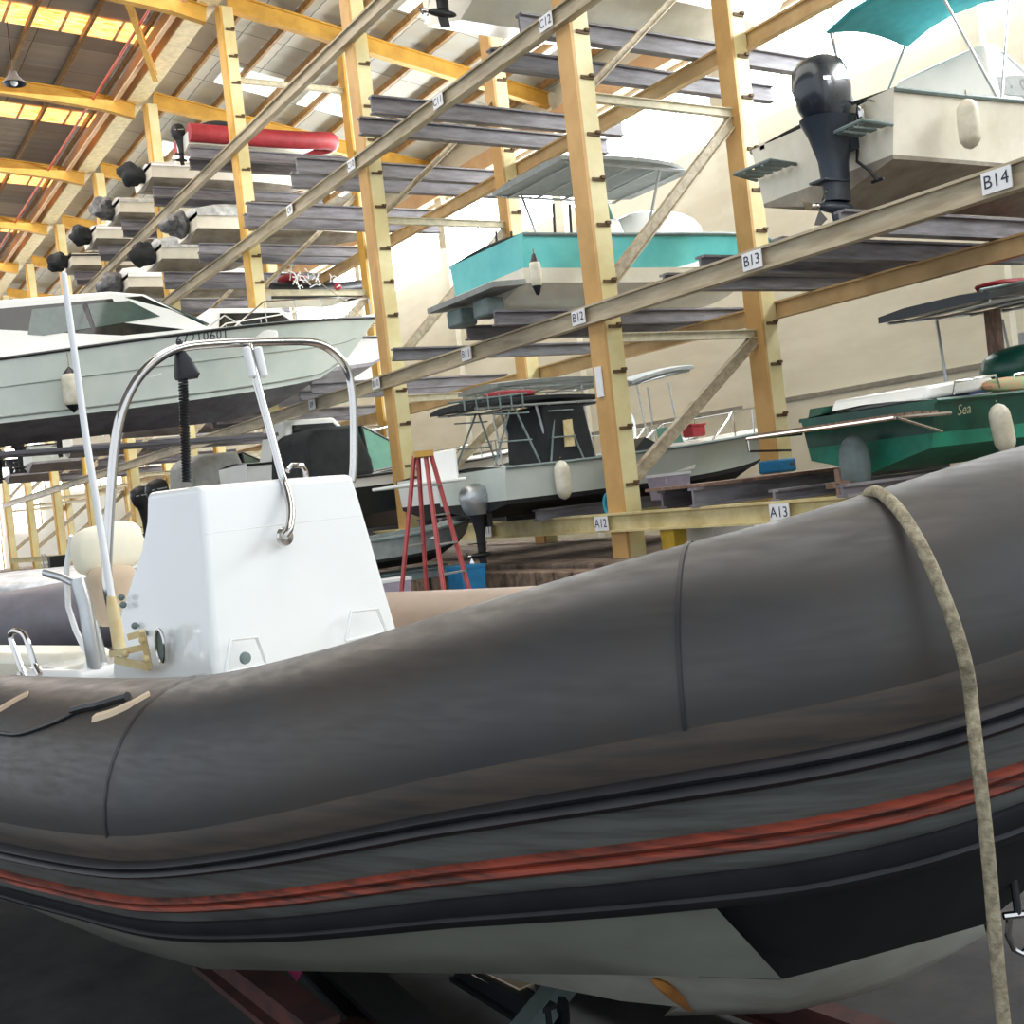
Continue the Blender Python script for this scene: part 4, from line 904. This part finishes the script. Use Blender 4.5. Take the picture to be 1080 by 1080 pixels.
# marks, patches and rope laid on the tube surface
tn = bvh(tube_near, rb); Rz = Matrix.Rotation(RZ, 4, 'Z'); Ri = Matrix.Rotation(-RZ, 4, 'Z')
def surf(px, py, off=.004):        # nearest tube surface point along a sight line, in boat-local coordinates
    o = Ri @ (EYE - rbl); d = Ri @ ray(px, py); t2 = T2; h = t2.ray_cast(o, d)
    return None if h[0] is None else h[0]+h[1]*(off if h[1].dot(d) < 0 else -off)
T2 = BVHTree.FromPolygons([v.co.copy() for v in tube_near.data.vertices], [tuple(p.vertices) for p in tube_near.data.polygons])
def strip(name, pts, w, m, off=.004, label=None, r=None, rings=8):
    P_ = [surf(px, py, off) for px, py in crom(pts, rings)]; P_ = [p for p in P_ if p is not None]
    if len(P_) < 2: return None
    b = MB(); b.tube(P_, w, 8); return b.build(name, m, rb, label)
strip('scuff_mark', [(448,832),(490,826),(540,817),(607,806)], .0028, m_plate, .002, 'long pale scratch')
hb_ = [o for o in rb.children if o.name.startswith('hull_bottom')][0]
TB = BVHTree.FromPolygons([v.co.copy() for v in hb_.data.vertices], [tuple(p.vertices) for p in hb_.data.polygons])
o_ = Ri @ (EYE - rbl); P_ = []
for px, py in crom([(688,1034),(702,1042),(716,1053),(728,1066)], 5):
    d = Ri @ ray(px, py); h = TB.ray_cast(o_, d)
    if h[0] is not None: P_.append(h[0])
if len(P_) > 2: b = MB(); b.tube(P_, [.004+.010*math.sin(PI*k/(len(P_)-1)) for k in range(len(P_))], 8); b.build('rust_stain', mat('rust_orange', S(188,128,60), .8), hb_, 'orange rust stain')
o = strip('handle_patch', [(100,757),(118,752),(140,742),(158,732)], .02, m_beige, -.012, 'beige rubber patch')
strip('lifting_handle', [(78,752),(92,748),(108,745),(124,740),(136,737)], .012, m_black, .006, 'black strap handle')
strip('handle_patch', [(-6,752),(6,745),(18,738),(30,732)], .02, m_beige, -.012, 'beige rubber patch')
strip('lifeline', [(-4,773),(20,775),(45,768),(70,758),(90,747)], .0055, m_black, .004)
# hanging mooring rope
rope_pts = []
for px, py in crom([(905,521),(915,519),(932,529),(953,552),(975,592),(995,640),(1010,685),(1020,730),(1026,770)], 5):
    q = surf(px, py, .015)
    if q is not None: rope_pts.append(Rz @ q + rbl)
if not rope_pts: rope_pts = [wq(1000,640,n=2.0)]
dn_ = len(rope_pts); dlast = min((p-EYE).dot(fwd) for p in rope_pts)-.09
for px, py in crom([(1031,800),(1038,860),(1046,940),(1052,1020),(1060,1090),(1066,1150)], 4):
    d = ray(px, py); rope_pts.append(EYE + d*(dlast/d.dot(fwd)))
for k in range(6, dn_):           # ease the rope off the tube so it clears the rubbing strakes
    p = rope_pts[k]-EYE; t = min(1, (k-6)/(dn_-7)); dep = p.dot(fwd); rope_pts[k] = EYE + p*((dep+(dlast-dep)*t)/dep)
first = rope_pts[0]; back = [first + DG*.06*k + Vector((0,0,-.012*k*k)) for k in range(6, 0, -1)]
rope_pts = back + rope_pts
for _ in range(8): rope_pts = [rope_pts[0]] + [rope_pts[k]*.5+(rope_pts[k-1]+rope_pts[k+1])*.25 for k in range(1, len(rope_pts)-1)] + [rope_pts[-1]]
ro_ = T('mooring_rope', 'thick beige rope draped over the bow tube and hanging down at the right', 'rope', tuple(rope_pts[-1]))
b = MB(); b.tube([p-rope_pts[-1] for p in rope_pts], .0108, 10); b.build('rope_strand', m_rope, ro_)
# steel shackle at the bow
sh = wq(1076, 985, n=2.7); sk = T('bow_shackle', 'small polished steel shackle hanging below the bow at the right edge', 'shackle', tuple(sh))
b = MB(); b.tube([(-.0+RG.x*x_, RG.y*x_, z_) for x_, z_ in ((-.018,.04),(-.025,0),(-.015,-.03),(0,-.04),(.015,-.03),(.025,0),(.018,.04))], .007, 8); b.build('bow', m_steel, sk)
b = MB(); b.tube([RG*-.03+Vector((0,0,.04)), RG*.03+Vector((0,0,.04))], .008, 8); b.build('pin', m_steel, sk)
b = MB(); b.tube([Vector((0,0,.04)), Vector((.01,.01,.14)), Vector((0,.05,.3))], .008, 8); b.build('eye_strap', m_black, sk)
# trailer under the boat
tr = T('boat_trailer', 'rusty steel trailer half hidden under the foreground inflatable boat', 'trailer', (rbl.x, rbl.y, 0), RZ)
def V3(px, py, z): p = on(px, py, 2, z); return Ri.to_3x3() @ (p-Vector((rbl.x, rbl.y, 0)))
b = MB(); b.channel(V3(215,1000,.17), V3(345,1100,.17), .09, .12, .02); b.build('cross_member', m_rust, tr, 'rust-red beam')
b = MB(); b.channel(V3(480,1018,.19), V3(580,1078,.19), .05, .08, .012); b.build('cross_member', m_black, tr, 'black beam')
b = MB(); b.beam(V3(600,1030,.2), V3(545,1100,.2), .05, .07); b.build('upright', m_dgrey, tr, 'grey-green upright')
b = MB(); b.beam(V3(505,1020,.22), V3(556,1045,.22), .05, .03); b.build('bunk_pad', m_beige, tr, 'beige pad')
b = MB(); b.channel(V3(330,1000,.12), V3(450,1110,.12), .14, .1, .02); b.build('cross_member', m_dstr, tr, 'dark beam')
b = MB()
for q in (-1.4, .3):
    b.channel((.2, q*.0-.45 if q < 0 else .45, .08), (1.9, -.12 if q < 0 else .12, .08), .07, .1, .015)
b.build('side_rail', m_rust, tr)
b = MB(); b.tube([V3(592,1058,.2), V3(590,1078,.12)], [.02,.03], 8); b.build('roller', m_black, tr)
pk = T('rag', 'pink rag corner showing under the foreground hull', 'rag', tuple(on(310,1025,2,.2)))
b = MB(); b.add([RG*-.05+Vector((0,0,.05)), RG*.06+Vector((0,0,.05)), RG*.005+Vector((0,0,-.03)), DG*.03+Vector((0,0,.06))], [(0,1,2),(0,3,1),(0,2,3),(1,3,2)]); b.build('cloth', m_pink, pk)
# ------------------------------------------------------------------ stepladder
ld = on(462, 560, 1, 13.2); lz = T('stepladder', 'red fibreglass stepladder standing open behind the foreground boat', 'ladder', (0,0,0))
lb = Vector((ld.x, ld.y, 0)); lz.location = lb
top = [on(437,480,1,13.2), on(455,480,1,13.2)]
dd = 13.9
def LP(px, py, dep): d = ray(px, py); return EYE+d*(dep/d.dot(fwd))-lb
def leg_(name, px0, px1, dep0, dep1, m=m_ladder):
    # foot px is measured at y=608 and carried on down to the floor
    p0 = LP(px0, 481, dep0); p1 = LP(px1, 608, dep1); q = p0+(p1-p0)*((p0.z)/(p0.z-p1.z)); b = MB(); b.channel(p0, q, .045, .035, .01, up=(1,.3,0)); o = b.build(name, m, lz, smooth=0); return p0, q
fl = leg_('leg', 437, 425, 13.6, 14.0); fr = leg_('leg', 455, 491, 13.6, 13.7)
bl = leg_('leg', 441, 449, 13.75, 14.5); br = leg_('leg', 449, 466, 13.5, 13.4)
b = MB(); c = (fl[0]+br[0])/2; b.box(((fl[0]+fr[0])/2+Vector((0,0,.02))), (.22,.42,.07), Matrix.Rotation(-.4,3,'Z')); b.build('top_cap', m_yel, lz, smooth=0)
for k in range(1, 6):
    t = k/6; b = MB(); b.beam(br[0].lerp(br[1], t), fr[0].lerp(fr[1], t), .07, .02); b.build('step', m_silver, lz, smooth=0)
for k in range(1, 6, 2):
    t = k/6; b = MB(); b.beam(bl[0].lerp(bl[1], t), fl[0].lerp(fl[1], t), .02, .02); b.build('rear_brace', m_silver, lz, smooth=0)
# bins and oddments
def bin_(name, label, cat, p, d, m, lid=None, hollow=True):
    t = T(name, label, cat, tuple(p)); b = MB(); x, y, z = d
    b.prism([(-x/2,-y/2),(x/2,-y/2),(x/2,y/2),(-x/2,y/2)], 2, 0, z, taper=1.12); bev(b.build('body', m, t), .015)
    b = MB(); b.box((0,0,z), (x*1.16, y*1.16, .04)); b.build('lid' if lid else 'rim', lid or m, t); return t
bin_('bin', 'blue plastic tub on the floor behind the stepladder', 'tub', (on(490,600,1,14.3).x-.1, 14.1, .0), (.35,.4,.6), m_blue)
bin_('box', 'white plastic box at the foot of the stepladder', 'box', (on(404,606,1,14.4).x, 14.4, .0), (.55,.4,.55), m_bin, m_plate)
q = on(706, 512, 1, 12.95); bin_('storage_box', 'clear lilac storage box on the lowest rack beam behind the near post', 'box', (q.x, 12.95, q.z-.2), (.42,.4,.36), m_bin, m_plate)
q = on(690, 565, 1, 12.0); bin_('canister', 'yellow and black canister at the foot of the near post', 'canister', (q.x, 11.6, .5), (.22,.25,.4), m_yelp, m_black)
q = on(735, 566, 1, 11.4)
cb_ = T('cabinet', 'low white cabinet under the lowest rack beam', 'cabinet', (q.x+.4, 11.2, .5))
b = MB(); b.box((0,0,.25), (.5,1.5,.5)); b.build('body', m_plate, cb_, smooth=0)
for y in (-.37,.37): b = MB(); b.box((-.26,y,.25), (.02,.7,.44)); b.build('door', m_white, cb_, smooth=0)
q = on(596, 530, 1, 12.4); 
hs = T('hose_coil', 'turquoise hose coil hanging at the near rack post', 'hose', tuple(on(644,532,1,12.95)))
b = MB(); b.tube([(.0, .14*math.cos(a), .16*math.sin(a)) for a in [2*PI*k/24 for k in range(24)]], .03, 8, closed=True); b.tube([(.04, .12*math.cos(a), .13*math.sin(a)) for a in [2*PI*k/24 for k in range(24)]], .03, 8, closed=True); b.build('coil', mat('turquoise_hose', S(60,170,196), .5), hs)
b = MB(); b.box((XB, FY[1], 1.52), (.40,.42,.2)); tag(bev(b.build('blue_wrap', m_blue, smooth=0), .03), 'blue band wrapped around the back rack post beside the green boat', 'wrap')
b = MB()
for k in range(26):
    y = 9.0+k*.45; b.box((XF-1.0, y, .22), (.38, .42, .44), Matrix.Rotation(random.uniform(-.03,.03), 3, 'Z'))
tag(bev(b.build('block_kerb', mat('brown_blocks', S(142,120,100), .95, c2=S(92,76,66), scale=7, bump=.3), smooth=0), .015), 'row of brown concrete blocks along the front of the rack', 'kerb')
# plank bench / stored timber on the lowest tier
b = MB(); b.beam((9.6,11.3,1.395), (14.3,11.3,1.395), 1.2, .04); tag(b.build('timber_plank', m_wood, smooth=0), 'weathered boarding lying on the empty support beams of the lowest tier', 'plank')
# --- left background ---------------------------------------------------------------------------
n_ = 0
def far_boat(label, loc, L=6, B=2.3, top=m_white, bot=m_bot, motor=m_black, canvas=None, rz=0): return small_cruiser('motor_boat', label, loc, L=L, B=B, H=1.0, top=top, bot=bot, motor=motor, canvas=canvas, railsz=False)
far_boat('white motorboat with grey canvas on the lowest tier behind the left of the console', (7.8, 27.6, 1.3), canvas=m_gcanv)
far_boat('white motorboat with dark cabin windows on the lowest tier, fourth bay', (8.2, 30.7, 1.3))
far_boat('white boat with black motor on the second tier, third bay', (8.6, 27.7, 4.4))
far_boat('white boat with dark blue motor on the second tier, fourth bay', (8.4, 34.0, 4.4), motor=m_motor)
far_boat('pale boat with black motor on the second tier, fifth bay', (8.2, 40.5, 4.4), top=m_cream_gel)
far_boat('white boat with black motor on the second tier, sixth bay', (8.0, 47.0, 4.4), top=m_hullg)
far_boat('dark-hulled boat on the second tier near the far end', (8.2, 53.5, 4.4), top=m_navy)
for y, lv, w_ in ((27.6,'A','fourth bay, lowest tier'),(27.7,'B','fourth bay, second tier'),(34,'B','fifth bay, second tier'),(40.5,'B','sixth bay, second tier'),(47,'B','seventh bay, second tier')):
    bunk(y, lv, 9.0, 13.8, dy=.6, word='in the '+w_, h=.24)
# covered inflatable on the floor at the left
cp0 = EYE+RG*-4.3+DG*8.8; cp0.z = 0
lr = T('inflatable_boat', 'grey inflatable boat under a silver cover on the floor at the left', 'boat', (cp0.x, cp0.y, .0), math.atan2(DG.x*.2+RG.y*1, RG.x) )
lr.rotation_euler = (0,0,math.atan2(RG.y, RG.x)+.08)
pts = crom([(-2.6,-.75,1.0),(-1,-.75,1.0),(.6,-.75,1.0),(1.4,-.5,1.05),(1.75,0,1.08),(1.4,.5,1.05),(.6,.75,1.0),(-1,.75,1.0),(-2.6,.75,1.0)], 5)
b = MB(); b.tube(pts, .27, 14); b.build('buoyancy_tube', mat('grey_tube', S(116,112,120), .45), lr)
b = MB(); rows = []
for i in range(15):
    t = i/14; x = -2.6+4.3*t; w_ = .86*(1 if t < .7 else max(.1, 1-((t-.7)/.3)**2)); rows.append([(x, -w_+2*w_*j/8, 1.24+.14*math.sin(PI*j/8)+.05*noise.noise(Vector((t*6, j*.6, 2)))) for j in range(9)])
b.grid(rows); cv_ = b.build('silver_cover', mat('silver_cover', S(206,210,214), .35, .2, c2=S(150,154,160), scale=6, bump=.5), lr); cv_.modifiers.new('t','SOLIDIFY').thickness = .02
b = MB(); b.prism([(-2.5,.45),(-2.5,.85),(1.2,.85),(1.0,.5)], 1, -.5, .5); b.build('hull', m_white, lr)
b = MB()
for x in (-2.0,.6):
    for y in (-.4,.4): b.box((x,y,.23), (.14,.14,.46))
b.build('stand', m_rust, lr)
# person-high odds and ends by the far wall: hand cart
hc_ = T('trolley', 'small dark trolley standing near the far end wall', 'trolley', (on(58,575,1,40).x, 40, 0))
b = MB(); b.box((0,0,.5), (.7,.5,.08)); b.box((0,0,.9), (.5,.4,.6)); b.build('body', m_black, hc_)
b = MB(); b.tube([(-.35,-.25,.5),(-.4,-.25,1.3),(-.4,.25,1.3),(-.35,.25,.5)], .025, 6); b.build('handle', m_silver, hc_)
for x in (-.25,.25):
    for y in (-.2,.2): b = MB(); b.lathe([(.02,-.03),(.14,-.03),(.14,.03),(.02,.03)], (x,y,.14), (0,1,0)); b.build('wheel', m_black, hc_)
# ------------------------------------------------------------------ light
w = bpy.data.worlds.new('world'); scene.world = w; w.use_nodes = True; bg = w.node_tree.nodes['Background']
bg.inputs[0].default_value = (.86,.93,1.0,1); bg.inputs[1].default_value = WORLD
def area(name, loc, rot, sx, sy, e, c=(1,1,1)):
    l = bpy.data.lights.new(name, 'AREA'); l.shape = 'RECTANGLE'; l.size = sx; l.size_y = sy; l.energy = e; l.color = c
    o = bpy.data.objects.new(name, l); col.objects.link(o); o.location = loc; o.rotation_euler = rot; return o
# daylight falling in through the clerestory windows and the roof sheets
area('window_daylight', (XW-.45, 22, 10.2), (0, math.radians(62), 0), 2.0, 70, WINL, (.93,.97,1))
area('roof_daylight', (XF-5, 26, 13.6), (0, 0, 0), 8, 60, ROOFL, (1,.97,.92))
vs = scene.view_settings; scene.display_settings.display_device = 'sRGB'; vs.view_transform = 'Standard'; vs.look = 'None'; vs.gamma = 1; vs.exposure = EXPO; vs.use_curve_mapping = False
